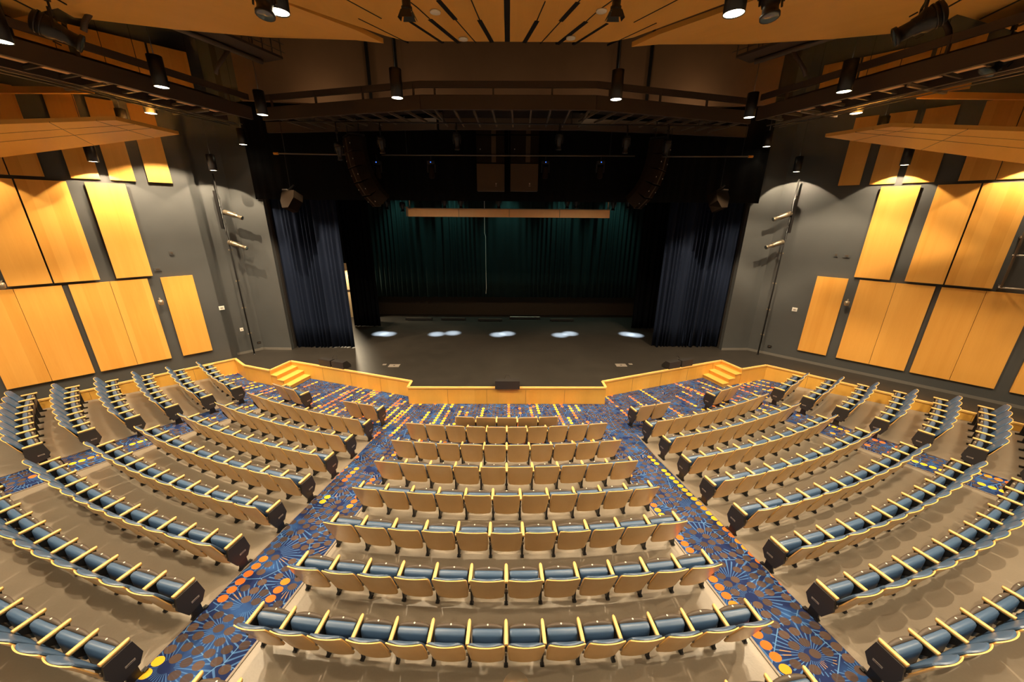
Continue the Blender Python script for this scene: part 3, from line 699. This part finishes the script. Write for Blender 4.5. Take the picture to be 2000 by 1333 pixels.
for sg, sdn in ((-1, 'left'), (1, 'right')):
    a = atz(-10, 104, 9.0) if sg < 0 else atz(2010, 103, 9.0); b = atz(493, 234, 9.0) if sg < 0 else atz(1478, 236, 9.0)
    a = b+(a-b)*2.1
    t, d, n, ln = catwalk((a.x, a.y), (b.x, b.y), 1.05, 'long catwalk running from the front one along the %s side' % sdn, side=(-1 if sg < 0 else 1))
    for off in (.45, .72, .98):
        mb = MB(); p = n*off+Vector((0, 0, -.10)); mb.tube([p, p+d*ln], .013, 6); mb.build('conduit', M['beige'], t)
    for q in (ln-1.35, ln-3.55, ln-5.75):
        mb = MB(); mb.bar(d*q+Vector((0, 0, -.06))-n*.05, d*q+n*1.35+Vector((0, 0, -.06)), .06, .05); mb.build('strut', M['beige'], t)
    q = .3; mb = MB()
    while q < ln-1:
        mb.box(d*q+n*.22+Vector((0, 0, .05)), (.40, .30, .02), atan2(d.y, d.x)); q += .62
    mb.build('light_patch', M['shell'], t)  # tan plates stand in for patches of light on the deck's underside
# high service walkways with mesh railings, beyond the side catwalks
for sg, a, b, sdn in ((-1, (300, 37), (512, 121), 'left'), (1, (1712, 45), (1475, 121), 'right')):
    A, B = atz(*a, 10.3), atz(*b, 10.3); A = B+(A-B)*1.5; d = (B-A).normalized(); n = Vector((d.y, -d.x, 0))*(-sg)*-1
    t = thing('service_walkway', 'high service walkway with mesh railing above the %s catwalk' % sdn, 'walkway', A); Bv = B-A; ln = Bv.length
    mb = MB(); mb.tube([Vector(), Bv], .06, 10); mb.build('support_pipe', M['steel2'], t)
    o_ = Vector((-sg*.55, .25, 0)); mb = MB(); mb.bar(o_*.5+Vector((0, 0, .1)), Bv+o_*.5+Vector((0, 0, .1)), .7, .06); mb.build('deck', M['steel'], t)
    mb = MB()
    for h in (.3, .5, .7, .9): mb.tube([o_+Vector((0, 0, h)), Bv+o_+Vector((0, 0, h))], .010, 5)
    q = 0
    while q <= ln: mb.bar(d*q+o_+Vector((0, 0, .1)), d*q+o_+Vector((0, 0, .95)), .02, .02); q += .28
    mb.build('mesh_railing', M['steel2'], t)
    for q in (ln-.9, ln-3.4):
        mb = MB(); mb.tube([d*q, d*q+Vector((sg*.35, -.1, -.45)), d*q+Vector((sg*.42, -.1, -.60))], .05, 8); mb.build('bracket', M['steel'], t)
# pipe in front of the teaser, with orange end caps, and rear pipe
for sg, a, b, sdn in ((-1, (540, 300), (700, 303), 'left'), (1, (1465, 306), (1290, 306), 'right')):
    A, B = aty(*a, 14.3), aty(*b, 14.3); t = thing('lighting_pipe', 'thin lighting pipe with orange cap outside the %s speaker array' % sdn, 'pipe', A)
    mb = MB(); mb.tube([Vector(), B-A], .022, 8); mb.build('pipe', M['steel2'], t); mb = MB(); mb.tube([(-sg*-.10, 0, 0), (sg*-.06, 0, 0)], .04, 8); mb.build('end_cap', M['orange'], t)
    mb = MB(); mb.tube([(.3*-sg*1, 0, 0), (.3*-sg, 0, 1.2)], .01, 5); mb.tube([B-A-Vector((.3*-sg, 0, 0)), B-A-Vector((.3*-sg, 0, 0))+Vector((0, 0, 1.2))], .01, 5); mb.build('hanger', M['black'], t)
A, B = aty(745, 303, 14.4), aty(1240, 305, 14.4)
t = thing('lighting_pipe', 'thin lighting pipe running behind the two hanging centre speakers', 'pipe', A); mb = MB(); mb.tube([Vector(), B-A], .022, 8); mb.build('pipe', M['steel2'], t)
mb = MB()
for f in (.1, .5, .9): mb.tube([(B-A)*f, (B-A)*f+Vector((0, 0, 1.2))], .01, 5)
mb.build('hanger', M['black'], t)
# ================================================================== SPEAKERS
def line_array(sg, label):
    Y_ = 14.15; X = aty(700, 300, Y_).x-.1 if sg < 0 else aty(1282, 300, Y_).x+.1
    t = thing('line_array', label, 'speaker array', (X, Y_, 8.72)); p = Vector((0, 0, 0)); RZ = Matrix.Rotation(sg*radians(55), 3, 'Z'); h = .44
    for i in range(5):
        R = Matrix.Rotation((2, 8, 17, 29, 42)[i]*pi/180, 3, 'X'); c = p+R @ Vector((0, 0, -h/2)); T = RZ @ R; cw = RZ @ c
        mb = MB(); prof = [(-.50, -.26), (.50, -.26), (.50, .12), (.34, .30), (-.34, .30), (-.50, .12)]
        vs = [T @ Vector((x, y, -h/2+.006))+cw for x, y in prof]+[T @ Vector((x, y, h/2-.006))+cw for x, y in prof]; n = 6
        mb.add(vs, [tuple(range(n))[::-1], tuple(range(n, 2*n))]+[(k, (k+1) % n, n+(k+1) % n, n+k) for k in range(n)])
        mb.box(cw+T @ Vector((0, -.265, 0)), (.12, .02, h*.96), 0, 1, T); mb.box(cw+T @ Vector((.44, -.265, .0)), (.035, .012, .035), 0, 2, T); mb.box(cw+T @ Vector((-.44, -.265, .0)), (.035, .012, .035), 0, 2, T)
        mb.box(cw+T @ Vector((0, -.25, -h/2)), (1.0, .03, .012), 0, 1, T)
        mb.build('cabinet', [M['brownmesh'], M['brownbox'], M['tag']], t); p = p+R @ Vector((0, 0, -h))
    mb = MB(); mb.box((0, 0, .05), (.9, .5, .06), sg*radians(55)); mb.tube([(-.2, 0, .06), (-.2, 0, 1.0)], .02, 6); mb.tube([(.2, 0, .06), (.2, 0, 1.0)], .02, 6); mb.build('rigging_frame', M['black'], t)
line_array(-1, 'curved hanging speaker column to the left of the stage opening')
line_array(1, 'curved hanging speaker column to the right of the stage opening')
for (u0, u1, lb) in ((932, 985, 'left of the two centre speaker stacks hanging above the stage edge'), (997, 1050, 'right of the two centre speaker stacks hanging above the stage edge')):
    a, b = aty(u0, 373, 14.45), aty(u1, 373, 14.45); wd = b.x-a.x; t = thing('speaker_stack', lb, 'speaker', ((a.x+b.x)/2, 14.45, a.z))
    for i, (z0, z1, mt) in enumerate(((0, .90, 'brownbox'), (.93, 1.80, 'brownmesh'), (1.83, 2.5, 'brownmesh'))):
        mb = MB(); mb.poly([(-wd/2, 0), (wd/2, 0), (wd/2, .5), (-wd/2, .5)], z0, z1)
        if mt == 'brownmesh': mb.box((wd*.12, -.01, (z0+z1)/2), (.16, .02, z1-z0-.04), 0, 1); mb.box((-wd*.36, -.01, (z0+z1)/2), (.03, .02, .03), 0, 2)
        else: mb.box((wd*.2, -.012, .24), (.05, .03, .05), 0, 2); mb.box((wd*.2, -.012, .17), (.06, .03, .02), 0, 2); mb.box((0, -.004, .06), (wd, .02, .12), 0, 1)
        mb.build('cabinet', [M[mt], M['brownbox'], M['plate']], t)
    mb = MB(); mb.tube([(0, .3, 2.5), (0, .3, 3.2)], .02, 6); mb.build('hanger', M['black'], t)
for sg, c0, lb in ((-1, (571, 392), 'wedge shaped speaker hanging before the left stage curtain'), (1, (1403, 392), 'wedge shaped speaker hanging before the right stage curtain')):
    p = aty(*c0, 14.3); t = thing('hanging_speaker', lb, 'speaker', p); T = Matrix.Rotation(sg*radians(20), 3, 'Z') @ Matrix.Rotation(radians(-22), 3, 'X')
    mb = MB(); pf = [(-.30, .28), (.26, .28), (.30, .02), (.12, -.34), (-.16, -.36), (-.30, -.1)]
    vs = [T @ Vector((x, -.22, z)) for x, z in pf]+[T @ Vector((x*.8, .22, z)) for x, z in pf]; n = 6
    mb.add(vs, [tuple(range(n))[::-1], tuple(range(n, 2*n))]+[(k, (k+1) % n, n+(k+1) % n, n+k) for k in range(n)]); mb.build('cabinet', M['brownmesh'], t)
    mb = MB(); mb.box(T @ Vector((-.18*-sg, -.1, .31)), (.24, .25, .04), 0, 0, T); mb.build('top_plate', M['plate'], t)
    mb = MB(); mb.tube([(0, 0, .28), (0, 0, .55), (0, 0, (aty(540, 300, 14.3).z-p.z))], .012, 6); mb.tube([(-.12, 0, .3), (.14, 0, .52)], .03, 6); mb.build('hanger', M['black'], t)
# ================================================================== STAGE DRAPES
def drape(name, x0, x1, y, z0, z1, amp, waves, mat, label, cat='curtain', seed=1, y1=None, bot=.0, th=.02):
    rnd = random.Random(seed); n = int(waves*10); cols = []
    ph = 0; y1 = y if y1 is None else y1
    for i in range(n+1):
        f = i/n; ph += 2*pi*waves/n*(1+.45*sin(f*23+seed)+.25*rnd.uniform(-1, 1)); a = amp*(.75+.4*sin(f*11+seed*2)); cols.append((x0+(x1-x0)*f, y+(y1-y)*f, a*sin(ph)))
    zs = [z1-(z1-z0)*k/8 for k in range(9)]; vs = []
    for side in (0, th):
        for k, z in enumerate(zs):
            g = .75+.25*k/8
            for i, (x, yy, o_) in enumerate(cols): vs.append((x+.3*o_*(k/8), yy+o_*g+side, z+(bot*sin(i*.9)*(k == 8))))
    m_ = n+1; fs = []; off = len(zs)*m_
    for k in range(8):
        for i in range(n):
            a = k*m_+i; fs.append((a, a+1, a+m_+1, a+m_)); b = a+off; fs.append((b+m_, b+m_+1, b+1, b))
    for i in range(n): fs.append((i+1, i, i+off, i+1+off)); a = 8*m_+i; fs.append((a, a+1, a+1+off, a+off))
    c = Vector(((x0+x1)/2, y, z0)); mb = MB(); mb.add([tuple(Vector(v)-c) for v in vs], fs, 0, True)
    o = mb.build(name, mat, None, c); return tag(o, label, cat)
drape('stage_curtain', -9.75, -6.80, 15.56, ZS+.02, 9.2, .12, 15, M['drape'], 'navy velvet stage curtain gathered at the left of the opening', seed=1, bot=.015)
drape('stage_curtain', 6.62, 9.9, 15.80, ZS+.02, 9.2, .12, 16, M['drape'], 'navy velvet stage curtain gathered at the right of the opening', seed=4, bot=.015)
drape('stage_curtain', -8.15, -6.75, 18.9, ZS+.02, 9.2, .06, 6, M['blackdrape'], 'black side drape standing behind the left stage curtain', seed=3)
drape('stage_curtain', 6.62, 8.9, 18.7, ZS+.02, 9.2, .06, 8, M['blackdrape'], 'black side drape standing behind the right stage curtain', seed=5)
drape('stage_curtain', -7.6, 7.7, 20.8, 1.84, 9.2, .10, 46, M['cyc'], 'dark green backdrop curtain hanging across the rear of the stage', seed=6, bot=.01)
drape('stage_valance', -9.62, 9.75, 15.12, 6.78, 10.0, .03, 50, M['blackdrape'], 'black valance across the top of the stage opening', 'valance', seed=8)
drape('stage_valance', -13, 13, 19.4, 7.25, 10.0, .05, 40, M['blackdrape'], 'second black valance hanging farther upstage', 'valance', seed=9)
mb = MB(); mb.box((0, 17.7, 10.4), (20, 5.0, .1)); struct(mb.build('ceiling_stage', M['wallblack']))
mb = MB(); mb.box((0, 15.3, 11.6), (20.5, .12, 3.6)); struct(mb.build('wall_over_stage', M['wallblack']))
# cord hanging in front of the backdrop
A, B = aty(948, 395, 20.5), aty(949, 574, 20.5); mb = MB(); c = Vector((B.x, 20.5, B.z))
mb.tube([Vector((0, 0, 6)), Vector((-.02, 0, 3.3)), Vector((.03, 0, 3.1)), Vector((.02, 0, 1.5)), Vector((.03, 0, .3)), Vector((0, 0, 0))], .014, 5)
bd = [o for o in D.objects if o.get('label', '').startswith('dark green backdrop')][0]; tag(mb.build('pull_cord', M['tag'], bd, c-Vector(bd.location)), 'pale hanging cord')
# folded acoustic shell board
a, b = aty(798, 424, 15.55), aty(1190, 424, 15.55); ln = b.x-a.x
t = thing('shell_board', 'long tan folded shell board hanging high over the stage', 'shell board', ((a.x+b.x)/2, 15.55, a.z))
mb = MB(); T = Matrix.Rotation(radians(-8), 3, 'X'); mb.box((0, 0, .165), (ln, .05, .30), 0, 0, T); mb.box((0, -.02, .325), (ln, .10, .03), 0, 1)
for f in (-.25, 0, .25): mb.box((ln*f, -.035, .19), (.02, .03, .34), 0, 1)
mb.build('board', [M['shell'], M['beige']], t)
mb = MB(); mb.box((-ln/2-.03, 0, .2), (.07, .16, .36)); mb.build('end_bracket', M['beige'], t)
for f in (-.49, .49): mb = MB(); mb.tube([(ln*f, 0, .3), (ln*f, 0, 1.2)], .02, 6); mb.build('hanger', M['beige'], t)
# ================================================================== THEATRE LANTERNS
def lantern(loc, d, L_, r, label, mat='black', group=None, yoke=True, hang=.5, lens='glass', doors=False, scale=1):
    """profile spotlight: lamp house, barrel, lens tube, yoke and clamp; d is where it points"""
    t = thing('stage_lantern', label, 'stage light', loc, 0, group); T = look(d)
    mb = MB(); mb.lathe((0, 0, 0), [(r*.75, -L_*.5), (r*1.15, -L_*.46), (r*1.2, -L_*.12), (r*.95, -L_*.02), (r*.9, L_*.12), (r*.80, L_*.14), (r*.80, L_*.40), (r, L_*.42), (r, L_*.5)], 16, 0, T)
    mb.lathe((0, 0, 0), [(r*1.28, -L_*.30), (r*1.28, -L_*.26)], 16, 0, T); mb.lathe((0, 0, 0), [(r*1.28, -L_*.40), (r*1.28, -L_*.36)], 16, 0, T)
    for k in range(4): mb.box(T @ Vector((r*1.25*cos(k*pi/2), r*1.25*sin(k*pi/2), L_*.05)), (.02, .02, .10), 0, 0, T)
    mb.build('barrel', M[mat], t)
    mb = MB(); mb.lathe((0, 0, 0), [(r*.86, L_*.501), (r*.6, L_*.515), (.001, L_*.52)], 16, 0, T, caps=False); mb.build('lens', M[lens], t)
    if doors:
        mb = MB()
        for k in range(4):
            R = Matrix.Rotation(k*pi/2, 3, 'Z'); q = [Vector((r*.9, -r*.8, L_*.5)), Vector((r*.9, r*.8, L_*.5)), Vector((r*1.5, r*1.2, L_*.5+r*1.3)), Vector((r*1.5, -r*1.2, L_*.5+r*1.3))]
            q = [T @ (R @ p) for p in q]; o_ = T @ (R @ Vector((.008, 0, 0))); mb.add(q+[p+o_ for p in q], [(0, 1, 2, 3), (7, 6, 5, 4), (0, 4, 5, 1), (1, 5, 6, 2), (2, 6, 7, 3), (3, 7, 4, 0)])
        mb.build('barn_door', M['black'], t)
    if yoke:
        x = T @ Vector((1, 0, 0)); mb = MB(); u_ = Vector((0, 0, 1))
        for s_ in (-1, 1): mb.bar(x*(s_*r*1.35), x*(s_*r*1.35)+u_*(r*1.9), .035, .02)
        mb.bar(x*(-r*1.4)+u_*(r*1.9), x*(r*1.4)+u_*(r*1.9), .035, .02); mb.build('yoke', M[mat], t)
        mb = MB(); mb.tube([u_*(r*1.9), u_*(r*1.9+hang)], .018, 6); mb.box(u_*(r*1.9+hang*.6), (.07, .05, .09)); mb.build('clamp', M['black'], t)
    return t
lantern(atz(797, 36, 9.2)+Vector((0, -.08, .36)), (0, .15, -1), .55, .085, 'black spotlight with barn doors before the central ceiling panel, left', doors=True, hang=.42)
lantern(atz(1200, 36, 9.2)+Vector((0, -.08, .36)), (0, .15, -1), .55, .085, 'black spotlight with barn doors before the central ceiling panel, right', doors=True, hang=.42)
for (u, v), lb in (((516, -2), 'round black floodlight at the top left, beside the nearest left pendant'), ((1506, 2), 'round black floodlight at the top right, beside the nearest right pendant')):
    lantern(atz(u, v, 9.05), (0, -.2, -1), .42, .125, lb, hang=.8)
for (u, v), d, lb in (((112, 62), (.62, .5, -.35), 'large tilted spotlight below the upper left ceiling panel'), ((1795, 48), (-.62, .45, -.35), 'large tilted spotlight below the upper right ceiling panel'), ((1960, 112), (-.55, .2, -.8), 'large spotlight with bright reflection at the right edge')):
    lantern(atz(u, v, 9.25), d, .60, .15, lb, hang=.32)
t = thing('lighting_pipe', 'lighting pipe slung under the front catwalk', 'pipe', (0, 13.05, 9.0)); mb = MB(); mb.tube([(-7.0, .02, -.03), (7.0, 0, -.03)], .022, 8); mb.build('pipe', M['black'], t)
mb = MB()
for x in (-6, -2, 2, 6): mb.tube([(x, 0, -.03), (x, 0, .36)], .01, 5)
mb.build('hanger', M['black'], t)
for i, u in enumerate((662, 745, 892, 1092, 1223, 1302)):
    v = (296, 283, 276, 276, 283, 290)[i]
    p = aty(u, v, 13.05); p.z = min(p.z, 8.5); lantern(p, (0, .25, -1), .50, .085, 'dark spotlight hanging under the front catwalk, %s from left' % ORD[i], hang=8.97-p.z-.16, group='spotlights under the front catwalk')
for i, u in enumerate((738, 843, 1065, 1172)):
    p = aty(u, 334, 14.41); t = thing('moving_light', 'slim moving light with blue indicator before the valance, %s from left' % ORD[i], 'moving light', p, 0, 'moving lights before the valance')
    mb = MB(); mb.lathe((0, 0, 0), [(.06, -.26), (.10, -.22), (.09, .05), (.11, .12)], 14); mb.build('head', M['brownmesh'], t)
    mb = MB(); mb.box((0, 0, .26), (.26, .2, .10)); mb.bar((-.13, 0, -.05), (-.13, 0, .22), .03, .08); mb.bar((.13, 0, -.05), (.13, 0, .22), .03, .08); mb.tube([(0, 0, .3), (0, 0, aty(990, 304, 14.4).z-p.z)], .015, 6); mb.build('base', M['black'], t)
    mb = MB(); mb.box((0, -.105, .27), (.025, .01, .025)); mb.build('indicator', M['led'], t)
for i, (u, v) in enumerate(((755, 400), (786, 404), (868, 398), (900, 398), (974, 398), (1108, 398), (1126, 398), (1198, 402), (1228, 398))):
    lantern(aty(u, v, 18.2), (0, .1, -1), .42, .09, 'black stage light over the stage behind the tan board, %s from left' % ORD[i], hang=7.75-aty(u, v, 18.2).z-.17, group='stage lights behind the tan board')
t = thing('lighting_pipe', 'long lighting pipe high over the stage behind the valance', 'pipe', (0, 18.2, 7.75)); mb = MB(); mb.tube([(-7.5, 0, 0), (7.5, 0, 0)], .025, 8); mb.build('pipe', M['black'], t)
mb = MB()
for x in (-7, -2.4, 2.4, 7): mb.tube([(x, 0, 0), (x, 0, 2.6)], .008, 5)
mb.build('hanger', M['black'], t)
# vertical booms with two lanterns each
for sg, base, tp, l1, l2, sdn in ((-1, (497, 692), (411, 345), (455, 420), (464, 479), 'left'), (1, (1480, 693), (1561, 345), (1528, 423), (1513, 478), 'right')):
    b = atz(*base, ZS); t = thing('boom_pipe', 'tall vertical lighting pipe standing on the stage by the %s wall' % sdn, 'boom', b)
    mb = MB(); mb.tube([Vector(), (0, 0, 7.0)], .025, 8); mb.build('pipe', M['black'], t)
    mb = MB(); mb.lathe((0, 0, 0), [(.06, 0), (.06, .01), (.03, .02)], 12); mb.build('flange', M['black'], t)
    for z in (.9, 2.0, 3.1, 4.3): mb = MB(); mb.box((sg*.03, .05, z), (.07, .14, .05)); mb.build('wall_bracket', M['beige'], t)
    mb = MB(); mb.box((sg*.05, -.03, 5.75), (.10, .09, 1.35)); mb.build('outlet_strip', M['black'], t)
    mb = MB()
    for k in range(3):
        zc = 5.2+.45*k; mb.tube([Vector((0, -.05, zc+.25)), Vector((-sg*.16, -.12, zc+.05)), Vector((-sg*.10, -.15, zc-.25)), Vector((-sg*.03, -.08, zc-.35))], .008, 5)
    mb.build('cable', M['black'], t)
    for (u, v), h in ((l1, 'upper'), (l2, 'lower')):
        dd = Vector((-sg*.8, .0, -.28)); y = b.y-.05
        p = aty(u, v, y); ln_ = lantern(p, dd, .70, .075, '%s of the two spotlights on the %s boom pipe' % (h, sdn), mat='lantern', yoke=False)
        mb = MB(); mb.bar(Vector(), Vector((b.x-p.x, .05, .02)), .04, .04); mb.build('yoke', M['black'], ln_)
# floor items on the stage
def wedge(u, v, rz, label, two=True):
    p = atz(u, v, ZS); t = thing('stage_monitor', label, 'speaker', p, rz)
    for k, s_ in enumerate((-1, 1) if two else (0,)):
        mb = MB(); pf = [(-.20, 0), (.20, 0), (.20, .10), (.02, .30), (-.20, .30)]; o_ = s_*.31
        mb.prof(pf, o_-.28 if two else -.42, o_+.28 if two else .42); mb.build('cabinet', M['blackplastic'], t)
    mb = MB(); mb.tube([(-.1, 0, .3), (-.05, .05, .42), (.05, .08, .40), (.12, .02, .3)], .008, 5); mb.build('cable', M['black'], t)
wedge(655, 716, radians(-20), 'pair of low monitor speakers on the stage edge, behind the left fascia')
wedge(1322, 716, radians(20), 'pair of low monitor speakers on the stage edge, behind the right fascia')
wedge(991, 756, 0, 'single low monitor speaker at the middle of the stage edge', False)
for u, v, lb in ((770, 715, 'floor pocket lid in the front left stage boards'), (1213, 714, 'floor pocket lid in the front right stage boards')):
    p = atz(u, v, ZS); mb = MB(); mb.box((0, 0, .006), (.42, .28, .012)); mb.box((0, 0, .013), (.07, .05, .003), 0, 1); mb.box((-.42 if u < 1000 else .42, .12, .005), (.14, .12, .010)); tag(mb.build('floor_pocket', [M['plate'], M['black']], None, p), lb, 'floor box')
for i, (u0, u1, v) in enumerate(((793, 845, 626), (862, 910, 626), (934, 981, 628), (995, 1055, 624), (1074, 1120, 628))):
    a, b = atz(u0, v, ZS), atz(u1, v, ZS); wd = b.x-a.x; t = thing('strip_light', 'long low strip light on the rear stage floor, %s from left' % ORD[i], 'strip light', ((a.x+b.x)/2, a.y, ZS), 0, 'strip lights on the stage floor')
    mb = MB(); mb.box((0, 0, .09), (wd, .16, .12)); mb.box((-wd*.4, 0, .015), (.05, .2, .03)); mb.box((wd*.4, 0, .015), (.05, .2, .03)); mb.build('housing', M['black'], t)
    mb = MB(); mb.box((0, -.03, .154), (wd*.96, .06, .008)); mb.build('cover', M['steel2'] if i != 3 else M['tag'], t)
# small devices on the walls
def device(u, v, sg, w_, h_, label, mat='white', cat='wall plate', z2=None):
    n = (NLW if sg < 0 else NRW)-.02; p = atn(u, v, sg, n); t = thing('wall_plate', label, cat, p, radians(45 if sg < 0 else -45))
    mb = MB(); mb.box((0, .005, 0), (w_, .03, h_)); mb.build('plate', M[mat], t); mb = MB(); mb.box((0, -.014, 0), (w_*.5, .012, h_*.35)); mb.build('socket', M['plate' if mat == 'white' else 'steel'], t)
device(433, 602, -1, .17, .15, 'white wall control box on the left wall, higher and nearer the panels')
device(472, 644, -1, .11, .13, 'white wall plate on the left wall beside the boom pipe')
device(1552, 605, 1, .17, .15, 'white wall control box on the right wall beside a low panel')
device(335, 494, -1, .13, .15, 'dark grey wall plate high on the left wall', 'wall'); device(308, 526, -1, .20, .13, 'dark grey twin wall plate just above the lowest left panel', 'wall')
device(1633, 498, 1, .12, .15, 'dark grey wall plate high on the right wall', 'wall'); device(1654, 500, 1, .20, .13, 'dark grey twin wall plate high on the right wall', 'wall')
device(506, 670, -1, .14, .10, 'black outlet low on the left wall by the stage corner', 'black'); device(1503, 677, 1, .14, .10, 'black outlet low on the right wall by the stage corner', 'black')
for u, v, sg, lb in ((314, 590, -1, 'small wall camera between low panels on the left wall'), (1654, 592, 1, 'small wall camera between low panels on the right wall'), (3, 557, -1, 'small wall camera between panels at the left photo edge')):
    p = atn(u, v, sg, (17.72 if sg < 0 else 18.2)); t = thing('wall_camera', lb, 'camera', p); mb = MB(); mb.lathe((0, 0, 0), [(.03, .07), (.065, .06), (.075, -.02), (.06, -.10), (.03, -.11)], 16); mb.build('dome', M['beige'], t)
    mb = MB(); mb.bar((0, 0, .05), Vector((sg*.19, .19, .09)), .04, .04); mb.build('arm', M['beige'], t)
# pipe frame on the right wall at the photo edge
t = thing('pipe_frame', 'grey pipe ladder frame on the right wall at the photo edge', 'pipe frame', W(1, -2.86, 18.15, 4.3))
dx = Vector((.7071, -.7071, 0)); bk = Vector((.7071, .7071, 0))
mb = MB(); mb.tube([Vector(), (0, 0, 3.0)], .03, 8); mb.build('post', M['steel2'], t); mb = MB(); mb.tube([dx*1.3, dx*1.3+Vector((0, 0, 3.0))], .03, 8); mb.build('post', M['steel2'], t)
for z in (0, .95, 1.45): mb = MB(); mb.tube([dx*-.05+Vector((0, 0, z)), dx*1.3+Vector((0, 0, z))], .025, 8); mb.build('rung', M['plate'], t)
for z in (.02, 1.47): mb = MB(); mb.bar(Vector((0, 0, z)), bk*.33+Vector((0, 0, z)), .05, .05); mb.build('bracket', M['plate'], t)
lantern(W(1, -3.2, 18.1, 5.45), (-.6, .2, -.5), .5, .08, 'black spotlight clamped on the pipe frame at the right edge', hang=.2)
# round cap at the foot of the photo
p = atz(1008, 1344, 4.6); t = thing('railing_cap', 'rounded metal cap of a post at the bottom middle of the photo', 'post cap', (p.x, p.y, 0))
mb = MB(); mb.lathe((0, 0, 4.6), [(.04, -.2), (.05, -.05), (.05, .0), (.042, .02), (.001, .03)], 24); mb.build('cap', M['beige'], t)
mb = MB(); mb.tube([(0, 0, fz(YC-p.y)), (0, 0, 4.42)], .032, 12); mb.build('post', M['beige'], t)
# ================================================================== STAGE LIGHTS THAT ARE ON
for u, v in ((744, 652), (757, 653), (853, 653), (884, 651), (973, 654), (990, 652), (1094, 655), (1113, 652), (1225, 653), (1240, 655)):
    p = atz(u, v, ZS); spot('stage_beam', (p.x, p.y+.0, 8.6), (0, 0, -1), 60000, 7.0, 1, (.55, .75, 1), .03)
for x in (-5.6, -2.9, 0, 2.9, 5.6):
    spot('drape_beam', (x, 19.9, 8.2), (0, .16, -1), 260, 70, 1, (.35, .9, .8), .05)
